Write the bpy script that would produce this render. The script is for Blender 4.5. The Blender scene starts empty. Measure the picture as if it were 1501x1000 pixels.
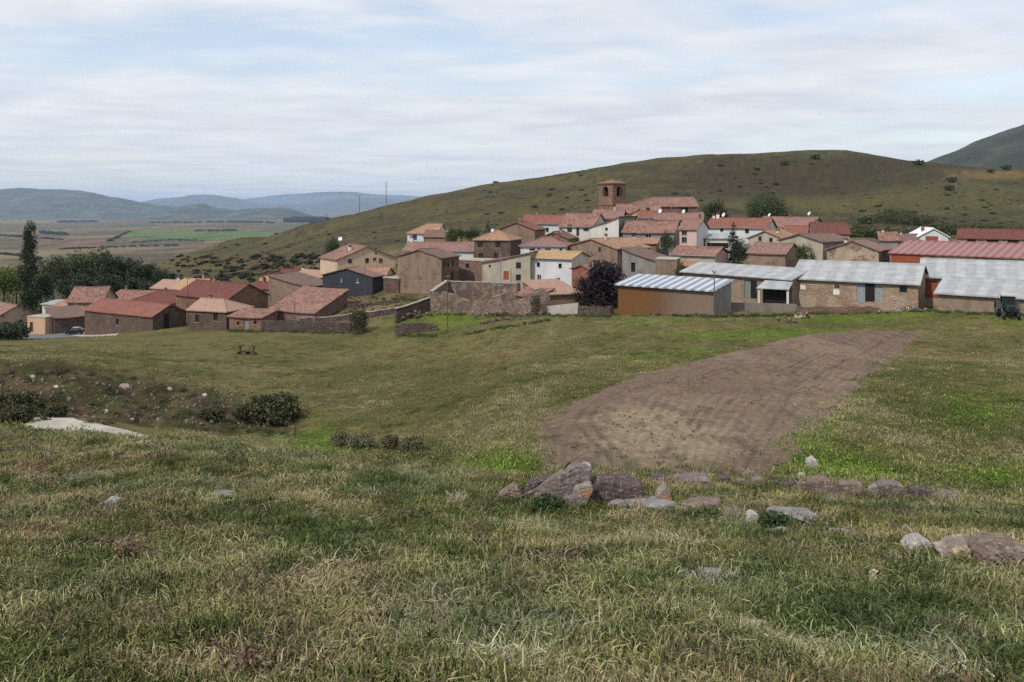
import bpy, bmesh, math, random
import numpy as np
from mathutils import Vector, Matrix
from mathutils.bvhtree import BVHTree
R = math.radians
C = bpy.context.scene.collection
sc = bpy.context.scene
F = 1150.0; S = F / 2085.0; UC = 750.5; VH = 305.0      # focal length and horizon of the view, in pixels of a 1501-wide frame

# ---------------------------------------------------------------- camera
cd = bpy.data.cameras.new('camera'); cam = bpy.data.objects.new('camera', cd); C.objects.link(cam)
cam.location = (0, 0, 0); cam.rotation_euler = (R(90), 0, 0)
cd.sensor_width = 36.0; cd.lens = F / 1501 * 36.0; cd.shift_y = -195.0 / 1501
cd.clip_start = 0.1; cd.clip_end = 90000
sc.camera = cam
# ---------------------------------------------------------------- light
SUN_EL, SUN_AZ = 46, -138                 # azimuth clockwise from +Y (view direction)
sd = bpy.data.lights.new('sun', 'SUN'); sun = bpy.data.objects.new('sun', sd); C.objects.link(sun)
sd.energy = 3.0; sd.angle = R(1.5); sd.color = (1.0, 0.95, 0.88)
sv = Vector((math.sin(R(SUN_AZ)) * math.cos(R(SUN_EL)), math.cos(R(SUN_AZ)) * math.cos(R(SUN_EL)), math.sin(R(SUN_EL))))
sun.rotation_euler = sv.to_track_quat('Z', 'Y').to_euler()
w = bpy.data.worlds.new('World'); sc.world = w; w.use_nodes = True
nt = w.node_tree; nt.nodes.clear()
def N(nt, typ, **kw):
    n = nt.nodes.new(typ)
    for k, v in kw.items():
        if k == 'i':
            for a, b in v.items():
                n.inputs[a].default_value = b
        else: setattr(n, k, v)
    return n
def Lk(nt, a, b): nt.links.new(a, b)
def ramp(nt, fac, pts, interp='LINEAR'):
    r = nt.nodes.new('ShaderNodeValToRGB'); cr = r.color_ramp; cr.interpolation = interp
    while len(cr.elements) < len(pts): cr.elements.new(0.5)
    for e, (p, c) in zip(cr.elements, pts):
        e.position = p; e.color = (c if isinstance(c, tuple) else (c, c, c)) + (1,)
    nt.links.new(fac, r.inputs[0]); return r.outputs[0]
def math_(nt, op, a, b=None, c=None):
    n = nt.nodes.new('ShaderNodeMath'); n.operation = op
    for i, x in enumerate((a, b, c)):
        if x is None: continue
        if isinstance(x, (int, float)): n.inputs[i].default_value = x
        else: nt.links.new(x, n.inputs[i])
    return n.outputs[0]
def mixc(nt, fac, a, b, mode='MIX'):
    n = nt.nodes.new('ShaderNodeMix'); n.data_type = 'RGBA'; n.blend_type = mode
    for s, x in ((n.inputs[0], fac), (n.inputs[6], a), (n.inputs[7], b)):
        if isinstance(x, (int, float)): s.default_value = x
        elif isinstance(x, tuple): s.default_value = x + (1,) if len(x) == 3 else x
        else: nt.links.new(x, s)
    return n.outputs[2]
def noise(nt, vec, scale, detail=4, rough=0.55, dist=0.0, dim='3D', out=0):
    n = nt.nodes.new('ShaderNodeTexNoise'); n.noise_dimensions = dim
    n.inputs['Scale'].default_value = scale; n.inputs['Detail'].default_value = detail
    n.inputs['Roughness'].default_value = rough; n.inputs['Distortion'].default_value = dist
    if vec is not None: nt.links.new(vec, n.inputs['Vector'])
    return n.outputs[out]
sky = N(nt, 'ShaderNodeTexSky'); sky.sky_type = 'NISHITA'; sky.sun_disc = False
sky.sun_elevation = R(SUN_EL); sky.sun_rotation = R(SUN_AZ); sky.air_density = 1.0; sky.dust_density = 1.5; sky.ozone_density = 1.2
tc = N(nt, 'ShaderNodeTexCoord')
sep = N(nt, 'ShaderNodeSeparateXYZ'); Lk(nt, tc.outputs['Generated'], sep.inputs[0])
zz = math_(nt, 'ADD', math_(nt, 'MAXIMUM', sep.outputs[2], 0.0), 0.06)
cx = math_(nt, 'DIVIDE', sep.outputs[0], zz); cy = math_(nt, 'DIVIDE', sep.outputs[1], zz)
cb = N(nt, 'ShaderNodeCombineXYZ'); Lk(nt, cx, cb.inputs[0]); Lk(nt, cy, cb.inputs[1])
mp = N(nt, 'ShaderNodeMapping'); mp.inputs['Scale'].default_value = (0.55, 0.8, 1); mp.inputs['Rotation'].default_value = (0, 0, R(-14)); mp.inputs['Location'].default_value = (3.1, 1.7, 0)
Lk(nt, cb.outputs[0], mp.inputs[0])
n1 = noise(nt, mp.outputs[0], 0.75, 8, 0.58, 0.5)
n2 = noise(nt, mp.outputs[0], 2.3, 6, 0.6, 0.3)
cm = math_(nt, 'ADD', math_(nt, 'MULTIPLY', n1, 0.72), math_(nt, 'MULTIPLY', n2, 0.28))
mask = ramp(nt, cm, [(0.37, 0.38), (0.45, 0.78), (0.53, 1.0)])
hz = ramp(nt, sep.outputs[2], [(0.0, 1.0), (0.07, 0.6), (0.14, 0.0)])
mask2 = math_(nt, 'MAXIMUM', mask, hz)
shade = ramp(nt, n2, [(0.34, (6.5, 6.9, 7.6)), (0.5, (7.4, 7.7, 8.2)), (0.66, (8.2, 8.4, 8.8))])
skyc = mixc(nt, 1.0, sky.outputs[0], (2.1, 1.95, 1.8), 'MULTIPLY')
col = mixc(nt, mask2, skyc, shade)
bg = N(nt, 'ShaderNodeBackground', i={'Strength': 0.10}); Lk(nt, col, bg.inputs[0])
wo = N(nt, 'ShaderNodeOutputWorld'); Lk(nt, bg.outputs[0], wo.inputs[0])
sc.view_settings.view_transform = 'Standard'; sc.view_settings.look = 'None'; sc.view_settings.gamma = 1; sc.view_settings.exposure = 0.1
sc.render.engine = 'CYCLES'
sc.cycles.use_denoising = False
sc.cycles.max_bounces = 5; sc.cycles.diffuse_bounces = 3; sc.cycles.glossy_bounces = 2; sc.cycles.transmission_bounces = 2; sc.cycles.volume_bounces = 1

# ---------------------------------------------------------------- general helpers
rng = np.random.default_rng(7)
random.seed(7)
def px(u, D): return D * (u - UC) / F
def pz(v, D): return -D * (v - VH) / F
def tag(o, label=None, cat=None, group=None, kind=None):
    if label: o['label'] = label
    if cat: o['category'] = cat
    if group: o['group'] = group
    if kind: o['kind'] = kind
    return o
def empty(name, loc, rz=0, **kw):
    o = bpy.data.objects.new(name, None); C.objects.link(o); o.location = loc; o.rotation_euler = (0, 0, rz); o.empty_display_size = 0.3
    return tag(o, **kw)
def link(name, me, parent=None, loc=None, **kw):
    o = bpy.data.objects.new(name, me); C.objects.link(o)
    if parent is not None: o.parent = parent
    if loc is not None: o.location = loc
    return tag(o, **kw)
class MB:
    """collects faces, with a UV in metres and a material slot for each"""
    def __init__(s): s.v = []; s.f = []; s.uv = []; s.m = []; s.sm = []
    def face(s, pts, m=0, uv=None, smooth=False):
        i = len(s.v); s.v += [tuple(p) for p in pts]; s.f.append(tuple(range(i, i + len(pts))))
        if uv is None:
            a = Vector(pts[0]); n = (Vector(pts[1]) - a).cross(Vector(pts[2]) - a)
            if n.length < 1e-9: n = Vector((0, 0, 1))
            n.normalize()
            h = Vector((0, 0, 1)).cross(n)
            if h.length < 1e-3: h = Vector((1, 0, 0))
            h.normalize(); t = n.cross(h)
            uv = [(Vector(p).dot(h), Vector(p).dot(t)) for p in pts]
        s.uv += uv; s.m.append(m); s.sm.append(smooth)
    def box(s, x0, x1, y0, y1, z0, z1, m=0):
        P = [(x0,y0,z0),(x1,y0,z0),(x1,y1,z0),(x0,y1,z0),(x0,y0,z1),(x1,y0,z1),(x1,y1,z1),(x0,y1,z1)]
        for q in ((3,2,1,0),(4,5,6,7),(0,1,5,4),(1,2,6,5),(2,3,7,6),(3,0,4,7)): s.face([P[k] for k in q], m)
    def hexa(s, P, m=0):
        for q in ((3,2,1,0),(4,5,6,7),(0,1,5,4),(1,2,6,5),(2,3,7,6),(3,0,4,7)): s.face([P[k] for k in q], m)
    def tube(s, p0, p1, r0, r1=None, n=8, m=0, caps=True):
        r1 = r0 if r1 is None else r1
        a = Vector(p0); b = Vector(p1); d = (b - a).normalized()
        x = d.orthogonal().normalized(); y = d.cross(x)
        c0 = [a + (x * math.cos(2*math.pi*k/n) + y * math.sin(2*math.pi*k/n)) * r0 for k in range(n)]
        c1 = [b + (x * math.cos(2*math.pi*k/n) + y * math.sin(2*math.pi*k/n)) * r1 for k in range(n)]
        for k in range(n): s.face([c0[k], c0[(k+1) % n], c1[(k+1) % n], c1[k]], m, smooth=True)
        if caps: s.face(c0[::-1], m); s.face(c1, m)
    def mesh(s, name, mats):
        me = bpy.data.meshes.new(name); me.from_pydata(s.v, [], s.f)
        uvl = me.uv_layers.new(name='UVMap'); uvl.data.foreach_set('uv', np.array(s.uv, dtype=np.float32).ravel())
        for mt in (mats if isinstance(mats, (list, tuple)) else [mats]): me.materials.append(mt)
        me.polygons.foreach_set('material_index', s.m); me.polygons.foreach_set('use_smooth', s.sm)
        me.update(); return me
    def build(s, name, mats, parent=None, loc=None, **kw): return link(name, s.mesh(name, mats), parent, loc, **kw)
def np_mesh(name, verts, faces, mat, smooth=False, attrs=None):
    me = bpy.data.meshes.new(name)
    verts = np.asarray(verts, np.float32); faces = np.asarray(faces, np.int32); k = faces.shape[1]
    me.vertices.add(len(verts)); me.vertices.foreach_set('co', verts.ravel())
    me.loops.add(faces.size); me.loops.foreach_set('vertex_index', faces.ravel())
    me.polygons.add(len(faces)); me.polygons.foreach_set('loop_start', np.arange(0, faces.size, k, dtype=np.int32))
    me.polygons.foreach_set('use_smooth', np.full(len(faces), smooth))
    for nm, (typ, dat) in (attrs or {}).items():
        a = me.attributes.new(nm, typ, 'POINT')
        a.data.foreach_set('color' if typ == 'FLOAT_COLOR' else 'vector' if typ == 'FLOAT_VECTOR' else 'value', np.asarray(dat, np.float32 if typ != 'INT' else np.int32).ravel())
    me.materials.append(mat); me.update(calc_edges=True); me.validate(); return me
# lattice noise in numpy
_perm = np.random.default_rng(3).random(1 << 16)
def _h(ix, iy, s): return _perm[(ix * 7349 + iy * 9151 + s * 3571 + (ix * iy) * 13) & 0xffff]
def vnoise(x, y, s=0):
    ix = np.floor(x).astype(np.int64); iy = np.floor(y).astype(np.int64); fx = x - ix; fy = y - iy
    fx = fx*fx*(3-2*fx); fy = fy*fy*(3-2*fy)
    return ((_h(ix,iy,s)*(1-fx)+_h(ix+1,iy,s)*fx)*(1-fy) + (_h(ix,iy+1,s)*(1-fx)+_h(ix+1,iy+1,s)*fx)*fy)
def fbm(x, y, o=4, s=0):
    t = 0; a = 0.5; n = 0
    for k in range(o): t = t + a * vnoise(x*2**k + 17.3*k, y*2**k - 9.1*k, s+k); n += a; a *= 0.5
    return t / n
def sstep(a, b, x):
    t = np.clip((x - a) / (b - a), 0, 1); return t*t*(3-2*t)

# ---------------------------------------------------------------- materials
MATS = {}
def newmat(name):
    m = bpy.data.materials.new(name); m.use_nodes = True; nt = m.node_tree
    b = nt.nodes['Principled BSDF']; b.inputs['Roughness'].default_value = 0.9; b.inputs['Specular IOR Level'].default_value = 0.25
    return m, nt, b
def objco(nt): return nt.nodes.new('ShaderNodeTexCoord').outputs['Object']
def uvco(nt): return nt.nodes.new('ShaderNodeTexCoord').outputs['UV']
def bump(nt, b, h, dist=0.02, strength=1.0):
    n = nt.nodes.new('ShaderNodeBump'); n.inputs['Distance'].default_value = dist; n.inputs['Strength'].default_value = strength
    nt.links.new(h, n.inputs['Height']); nt.links.new(n.outputs[0], b.inputs['Normal'])
def plain(name, col, rough=0.7, var=0.15, scale=2.0, metal=0.0, spec=0.3):
    if name in MATS: return MATS[name]
    m, nt, b = newmat(name)
    n = noise(nt, objco(nt), scale, 5, 0.6)
    c = tuple(x*(1-var) for x in col); d = tuple(min(1, x*(1+var)) for x in col)
    Lk(nt, ramp(nt, n, [(0.3, c), (0.7, d)]), b.inputs['Base Color'])
    b.inputs['Roughness'].default_value = rough; b.inputs['Metallic'].default_value = metal; b.inputs['Specular IOR Level'].default_value = spec
    MATS[name] = m; return m
def plaster(col, stain=0.5, name=None, bare=None):
    key = name or 'plaster_%02d%02d%02d' % tuple(int(c*99) for c in col)
    if key in MATS: return MATS[key]
    m, nt, b = newmat(key); oc = objco(nt)
    mp = N(nt, 'ShaderNodeMapping'); mp.inputs['Scale'].default_value = (1, 1, 0.35); Lk(nt, oc, mp.inputs[0])
    n1 = noise(nt, mp.outputs[0], 0.9, 7, 0.65); n2 = noise(nt, oc, 6, 4, 0.6)
    c1 = tuple(x*(1-0.45*stain) for x in col); c0 = tuple(x*(1-0.7*stain)*k for x, k in zip(col, (1, .92, .85)))
    cc = ramp(nt, n1, [(0.28, c0), (0.42, c1), (0.6, col)])
    if bare:                                  # render fallen away from the stones
        vo = N(nt, 'ShaderNodeTexVoronoi', i={'Scale': 2.8}); Lk(nt, oc, vo.inputs['Vector']); sp = N(nt, 'ShaderNodeSeparateColor'); Lk(nt, vo.outputs['Color'], sp.inputs[0])
        st = ramp(nt, sp.outputs[0], [(0.0, tuple(x*.55 for x in bare)), (0.5, bare), (1.0, tuple(x*1.35 for x in bare))])
        cc = mixc(nt, ramp(nt, noise(nt, oc, 0.5, 7, 0.7, 0.5), [(0.52, 0.0), (0.57, 0.9)]), cc, st)
    cc = mixc(nt, 0.35, cc, ramp(nt, n2, [(0.3, 0.35), (0.7, 1.0)]), 'MULTIPLY')
    Lk(nt, cc, b.inputs['Base Color']); bump(nt, b, n2, 0.02); MATS[key] = m; return m
def stone(col, mortar=None, scale=2.6, var=0.35, name=None, patch=None):
    key = name or 'stone_%02d%02d%02d' % tuple(int(c*99) for c in col)
    if key in MATS: return MATS[key]
    m, nt, b = newmat(key); oc = objco(nt)
    mp = N(nt, 'ShaderNodeMapping'); mp.inputs['Scale'].default_value = (1, 1, 1.7); Lk(nt, oc, mp.inputs[0])
    wn = noise(nt, mp.outputs[0], 3, 2, 0.5, out=1)
    va = N(nt, 'ShaderNodeVectorMath', operation='MULTIPLY_ADD'); Lk(nt, wn, va.inputs[0]); va.inputs[1].default_value = (.18,.18,.18); Lk(nt, mp.outputs[0], va.inputs[2])
    vo = N(nt, 'ShaderNodeTexVoronoi', i={'Scale': scale}); Lk(nt, va.outputs[0], vo.inputs['Vector'])
    vd = N(nt, 'ShaderNodeTexVoronoi', feature='DISTANCE_TO_EDGE', i={'Scale': scale}); Lk(nt, va.outputs[0], vd.inputs['Vector'])
    sp = N(nt, 'ShaderNodeSeparateColor'); Lk(nt, vo.outputs['Color'], sp.inputs[0])
    d = tuple(x*(1-var) for x in col); l = tuple(min(1, x*(1+var)) for x in col)
    red = (min(1, col[0]*1.15), col[1]*0.82, col[2]*0.75)
    cc = ramp(nt, sp.outputs[0], [(0.0, d), (0.35, col), (0.6, red), (0.85, l)])
    mo = mortar or tuple(x*1.25 for x in col)
    cc = mixc(nt, ramp(nt, vd.outputs['Distance'], [(0.02, 1.0), (0.09, 0.0)]), cc, mo)
    big = noise(nt, oc, 0.5, 5, 0.6)
    cc = mixc(nt, 0.55, cc, ramp(nt, big, [(0.3, 0.45), (0.65, 1.0)]), 'MULTIPLY')
    if patch: cc = mixc(nt, ramp(nt, noise(nt, oc, 0.45, 6, 0.65, 0.6), [(0.5, 0.0), (0.56, 1.0)]), cc, patch)
    Lk(nt, cc, b.inputs['Base Color'])
    bump(nt, b, ramp(nt, vd.outputs['Distance'], [(0.0, 0.0), (0.15, 1.0)]), 0.05); MATS[key] = m; return m
def tile(c1, c2, c3, name, old=0.5, px=0.26, py=0.42):
    if name in MATS: return MATS[name]
    m, nt, b = newmat(name); uv = uvco(nt)
    sp = N(nt, 'ShaderNodeSeparateXYZ'); Lk(nt, uv, sp.inputs[0])
    a = math_(nt, 'DIVIDE', sp.outputs[0], px); d = math_(nt, 'DIVIDE', sp.outputs[1], py)
    cb = N(nt, 'ShaderNodeCombineXYZ'); Lk(nt, math_(nt, 'FLOOR', a), cb.inputs[0]); Lk(nt, math_(nt, 'FLOOR', d), cb.inputs[1])
    wn = N(nt, 'ShaderNodeTexWhiteNoise', noise_dimensions='2D'); Lk(nt, cb.outputs[0], wn.inputs['Vector'])
    cell = ramp(nt, wn.outputs['Value'], [(0.1, c1), (0.5, c2), (0.95, c3)])
    n1 = noise(nt, uv, 1.1, 6, 0.7, 0.3); n2 = noise(nt, uv, 0.35, 4, 0.6)
    nn = math_(nt, 'ADD', math_(nt, 'MULTIPLY', n1, 0.6), math_(nt, 'MULTIPLY', n2, 0.4))
    mac = ramp(nt, nn, [(0.3, tuple(x*0.5 for x in c1)), (0.45, c1), (0.55, c2), (0.7, c3)])
    cc = mixc(nt, 0.35 + 0.3*old, cell, mac)
    dirt = ramp(nt, noise(nt, uv, 2.4, 6, 0.75), [(0.33, 0.35), (0.5, 1.0)])
    cc = mixc(nt, 0.35*old + 0.1, cc, dirt, 'MULTIPLY')
    Lk(nt, cc, b.inputs['Base Color'])
    h = math_(nt, 'ABSOLUTE', math_(nt, 'SINE', math_(nt, 'MULTIPLY', a, math.pi)))
    h = math_(nt, 'ADD', h, math_(nt, 'MULTIPLY', math_(nt, 'FRACT', d), 0.3)); bump(nt, b, h, 0.05)
    MATS[name] = m; return m
def sheet(name, c1, c2, period, duty=0.5, rough=0.45, dirt=0.3, horiz=None):
    """corrugated sheet roofing laid in alternating strips"""
    if name in MATS: return MATS[name]
    m, nt, b = newmat(name); uv = uvco(nt)
    sp = N(nt, 'ShaderNodeSeparateXYZ'); Lk(nt, uv, sp.inputs[0])
    f = math_(nt, 'FRACT', math_(nt, 'DIVIDE', sp.outputs[0], period))
    s = ramp(nt, f, [(0.0, 0.0), (0.06, 0.0), (0.1, 1.0), (duty, 1.0), (duty+0.05, 0.0)])
    cc = mixc(nt, s, c1, c2)
    if horiz:
        f2 = math_(nt, 'FRACT', math_(nt, 'DIVIDE', sp.outputs[1], horiz))
        cc = mixc(nt, ramp(nt, f2, [(0.0, 0.55), (0.1, 0.0), (0.92, 0.0), (1.0, 0.4)]), cc, tuple(x*0.6 for x in c1))
    n = noise(nt, uv, 0.7, 7, 0.7)
    cc = mixc(nt, dirt, cc, ramp(nt, n, [(0.3, (0.35, 0.33, 0.3)), (0.6, (1, 1, 1))]), 'MULTIPLY')
    Lk(nt, cc, b.inputs['Base Color']); b.inputs['Roughness'].default_value = rough; b.inputs['Specular IOR Level'].default_value = 0.5
    g = math_(nt, 'SINE', math_(nt, 'MULTIPLY', sp.outputs[0], 2*math.pi/0.2)); bump(nt, b, g, 0.02)
    MATS[name] = m; return m
def leafmat(name, c1, c2, c3, scale=1.2, trans=0.25):
    if name in MATS: return MATS[name]
    m, nt, b = newmat(name)
    n = noise(nt, objco(nt), scale, 4, 0.7)
    Lk(nt, ramp(nt, n, [(0.3, c1), (0.5, c2), (0.72, c3)]), b.inputs['Base Color'])
    b.inputs['Roughness'].default_value = 0.65; b.inputs['Subsurface Weight'].default_value = 0.0
    MATS[name] = m; return m
GLASS = plain('dark_window_glass', (0.02, 0.022, 0.025), 0.15, 0.2, 1, 0, 0.5)
BLACK = plain('dark_opening', (0.012, 0.011, 0.010), 0.9)
WOOD = plain('brown_painted_wood', (0.10, 0.045, 0.028), 0.7, 0.25, 3)
WHITEF = plain('white_frame_paint', (0.62, 0.62, 0.6), 0.6, 0.08)
GREYM = plain('grey_metal', (0.25, 0.26, 0.27), 0.5, 0.15, 2, 0.3)
CONC = plaster((0.42, 0.39, 0.34), 0.4, 'concrete')
POLE = plain('weathered_pole_wood', (0.09, 0.075, 0.062), 0.85, 0.25, 3)
# ---------------------------------------------------------------- terrain
# columns of the ground: for each view bearing (pixel u), distance (m) : height below / above the eye (m)
def colz(*a): return [(D*S, pz(v, D*S) if kind == 'v' else v) for D, kind, v in a]   # distances tabled for the long view, scaled to this lens
V, Z = 'v', 'z'
NEAR = [(-20, Z, 0.6), (-6, Z, -0.9), (0, Z, -1.6), (8, Z, -2.64), (14, Z, -3.38)]
COLS = {
 -300: NEAR + [(20,Z,-4.1),(45,V,616),(62,Z,-10.8),(86,V,625),(98,V,610),(112,V,594),(126,V,540),(180,V,515),(250,V,497),(300,V,488),(380,Z,-28),(600,Z,-40),(1000,Z,-62),(1500,Z,-74),(2500,Z,-86),(8000,Z,-96),(30000,Z,-110)],
 0:    NEAR + [(20,Z,-4.1),(44,V,634),(60,Z,-11.8),(84,V,634),(97,V,611),(110,V,606),(124,V,541),(180,V,515),(250,V,497),(300,V,487),(380,Z,-27),(600,Z,-40),(1000,Z,-62),(1500,Z,-74),(2500,Z,-86),(8000,Z,-96),(30000,Z,-110)],
 120:  NEAR + [(20,Z,-4.1),(43,V,641),(60,Z,-12.8),(84,V,646),(97,V,618),(111,V,613),(127,V,547),(180,V,516),(250,V,496),(290,V,488),(380,Z,-26),(600,Z,-36),(1000,Z,-56),(1500,Z,-70),(2500,Z,-85),(8000,Z,-96),(30000,Z,-110)],
 250:  NEAR + [(20,Z,-4.1),(41,V,650),(60,Z,-13.2),(84,V,664),(98,V,641),(113,V,624),(132,V,562),(190,V,519),(240,V,493),(256,V,485),(285,V,474),(340,Z,-22.5),(380,V,432),(500,V,407),(700,V,386),(900,V,378),(1500,Z,-62),(2500,Z,-83),(8000,Z,-96),(30000,Z,-110)],
 370:  NEAR + [(20,Z,-4.15),(38,V,661),(60,Z,-13.4),(98,V,652),(114,V,634),(131,V,588),(190,V,519),(238,V,486),(262,V,479),(300,V,457),(350,V,425),(450,V,400),(600,V,375),(750,V,359),(900,V,350),(1300,Z,-42),(2000,Z,-72),(3000,Z,-86),(8000,Z,-96),(30000,Z,-110)],
 480:  NEAR + [(20,Z,-4.2),(36,V,668),(60,Z,-13),(92,V,664),(106,V,640),(122,V,604),(150,V,562),(200,V,515),(238,V,484),(272,V,444),(300,V,418),(350,V,391),(450,V,368),(600,V,342),(750,V,322),(1000,Z,-22),(1500,Z,-60),(2500,Z,-84),(8000,Z,-96),(30000,Z,-110)],
 620:  NEAR + [(20,Z,-4.25),(32,V,688),(58,Z,-12.3),(75,V,692),(95,V,652),(130,V,580),(180,V,518),(215,V,485),(235,V,459),(262,V,432),(300,V,396),(400,V,357),(450,V,349),(600,V,320),(750,V,297),(860,V,290),(1150,Z,-18),(1600,Z,-60),(2500,Z,-84),(8000,Z,-96),(30000,Z,-110)],
 800:  NEAR + [(20,Z,-4.35),(28,V,703),(44,Z,-9.2),(51,V,698),(70,V,640),(100,V,580),(150,V,515),(176,V,482),(192,V,464),(212,V,461),(240,V,432),(262,V,415),(300,V,384),(340,V,350),(400,V,338),(480,V,330),(600,V,305),(800,V,269),(900,V,258),(1200,Z,2),(1700,Z,-50),(2500,Z,-82),(8000,Z,-96),(30000,Z,-110)],
 1000: NEAR + [(20,Z,-4.4),(29,V,703),(42,Z,-8.6),(48,V,702),(70,V,622),(100,V,560),(150,V,500),(164,V,476),(175,V,463),(205,V,455),(235,V,405),(262,V,392),(300,V,366),(350,V,340),(420,V,328),(600,V,296),(800,V,256),(960,V,231),(1300,Z,15),(1800,Z,-40),(2600,Z,-80),(8000,Z,-96),(30000,Z,-110)],
 1200: NEAR + [(20,Z,-4.45),(28,V,715),(40,Z,-8.3),(46,V,714),(70,V,622),(100,V,560),(150,V,499),(166,V,482),(178,V,462),(196,V,452),(235,V,400),(262,V,386),(320,V,356),(400,V,346),(500,V,332),(600,V,318),(800,V,275),(1000,V,221),(1150,Z,42),(1600,Z,5),(2600,Z,-70),(8000,Z,-96),(30000,Z,-110)],
 1365: NEAR + [(20,Z,-4.45),(26.5,V,733),(38,Z,-8.1),(45,V,735),(60,V,665),(100,V,558),(150,V,499),(163,V,476),(172,V,462),(196,V,450),(235,V,400),(280,V,378),(330,V,358),(450,V,343),(600,V,316),(800,V,266),(1000,V,240),(1150,Z,31),(1700,Z,5),(2600,Z,-60),(8000,Z,-96),(30000,Z,-110)],
 1500: NEAR + [(20,Z,-4.45),(26,V,748),(38,Z,-8.3),(45,V,745),(60,V,675),(100,V,560),(143,V,502),(156,V,466),(166,V,460),(190,V,452),(235,V,400),(280,V,378),(330,V,358),(450,V,343),(600,V,316),(800,V,272),(1000,V,249),(1150,Z,27),(1700,Z,5),(2600,Z,-60),(8000,Z,-96),(30000,Z,-110)],
 1800: NEAR + [(20,Z,-4.45),(26,V,760),(38,Z,-8.6),(45,V,755),(60,V,680),(100,V,560),(143,V,502),(156,V,466),(166,V,460),(190,V,452),(235,V,400),(280,V,378),(330,V,358),(450,V,343),(600,V,316),(800,V,272),(1000,V,240),(1150,Z,30),(1700,Z,5),(2600,Z,-60),(8000,Z,-96),(30000,Z,-110)],
}
def pchip(xs, ys, x):
    xs = np.asarray(xs, float); ys = np.asarray(ys, float); h = np.diff(xs); d = np.diff(ys, axis=0) / (h if ys.ndim == 1 else h[:, None])
    m = np.zeros_like(ys)
    a, b = d[:-1], d[1:]
    with np.errstate(divide='ignore', invalid='ignore'): hm = np.where(a*b > 0, 2*a*b/(a+b), 0)
    m[1:-1] = hm; m[0] = d[0]; m[-1] = d[-1]
    i = np.clip(np.searchsorted(xs, x) - 1, 0, len(xs) - 2)
    return i, (x - xs[i]) / h[i], h[i], m
def herm(ys, m, i, t, h):
    return ys[i]*(2*t**3-3*t**2+1) + m[i]*h*(t**3-2*t**2+t) + ys[i+1]*(3*t**2-2*t**3) + m[i+1]*h*(t**3-t**2)
lD = lambda D: np.log(np.asarray(D, float) + 60.0*S)
DS = S * np.unique(np.concatenate([np.linspace(-20, 60, 161), np.linspace(60, 420, 361), np.geomspace(420, 30000, 230)]))
UK = sorted(COLS); TAB = []
for u in UK:
    c = COLS[u]; c = [(a, b) for a, b in colz(*c)]
    xs = lD([p[0] for p in c]); ys = np.array([p[1] for p in c]); i, t, h, m = pchip(xs, ys, lD(DS)); TAB.append(herm(ys, m, i, t, h))
TAB = np.array(TAB)                       # bearings x distances
def zmacro(X, Y):
    X = np.asarray(X, float); Y = np.asarray(Y, float)
    Yc = np.maximum(Y, 8.0); u = np.clip(UC + F * X / Yc, UK[0], UK[-1])
    j = np.clip(np.searchsorted(DS, Y) - 1, 0, len(DS) - 2); t = np.clip((Y - DS[j]) / (DS[j+1] - DS[j]), 0, 1)
    row = TAB[:, j] * (1 - t) + TAB[:, j+1] * t          # bearings x points
    i, s, h, _ = pchip(UK, np.zeros(len(UK)), u)
    n = np.arange(len(u))
    hk = np.diff(UK).astype(float); d = np.diff(row, axis=0) / hk[:, None]; m = np.zeros_like(row)
    a, b = d[:-1], d[1:]
    with np.errstate(divide='ignore', invalid='ignore'): m[1:-1] = np.where(a*b > 0, 2*a*b/(a+b), 0)
    z = row[i, n]*(2*s**3-3*s**2+1) + m[i, n]*h*(s**3-2*s**2+s) + row[i+1, n]*(3*s**2-2*s**3) + m[i+1, n]*h*(s**3-s**2)
    return z
def zfun(X, Y):
    z = zmacro(X, Y); X = np.asarray(X, float); Y = np.asarray(Y, float)
    Yo = Y / S; near = sstep(70, 30, Yo)
    z = z + near * ((fbm(X/2.2, Y/2.2, 4, 1) - 0.5) * 0.30 + (fbm(X/0.6, Y/0.6, 2, 5) - 0.5) * 0.10)
    mid = sstep(55, 90, Yo) * sstep(240, 190, Yo)
    z = z + mid * ((fbm(X/9, Y/9, 4, 11) - 0.5) * 0.7)
    bank = sstep(104, 112, Yo) * sstep(140, 126, Yo) * sstep(520, 420, UC + F*X/np.maximum(Y, 1))
    z = z + bank * ((fbm(X/2.5, Y/2.5, 4, 21) - 0.5) * 1.5)
    far = sstep(400, 650, Yo) * sstep(2500, 1200, Yo)
    z = z + far * ((fbm(X/60, Y/60, 5, 31) - 0.5) * 6.0 + (fbm(X/14, Y/14, 3, 35) - 0.5) * 1.2)
    plainm = sstep(2000, 4000, Yo); z = z + plainm * ((fbm(X/1500, Y/1500, 4, 41) - 0.5) * 26)
    return z
rows = np.concatenate([np.linspace(-12, 3, 24), np.geomspace(3.15, 60*S, 165), np.linspace(60.5*S, 240*S, 240), np.geomspace(241*S, 32000, 240)])
ks = np.concatenate([np.linspace(-1.7, -0.8, 40)[:-1], np.linspace(-0.8, 0.8, 480), np.linspace(0.8, 1.7, 40)[1:]])
GY, GK = np.meshgrid(rows, ks, indexing='ij'); GX = GK * (GY + 13.0)
fx, fy = GX.ravel(), GY.ravel(); gz = zfun(fx, fy)
nr, nc = GY.shape
idx = np.arange(nr*nc).reshape(nr, nc)
quads = np.stack([idx[:-1, :-1], idx[:-1, 1:], idx[1:, 1:], idx[1:, :-1]], -1).reshape(-1, 4)
fyw = fy; fy = fyw / S
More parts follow.
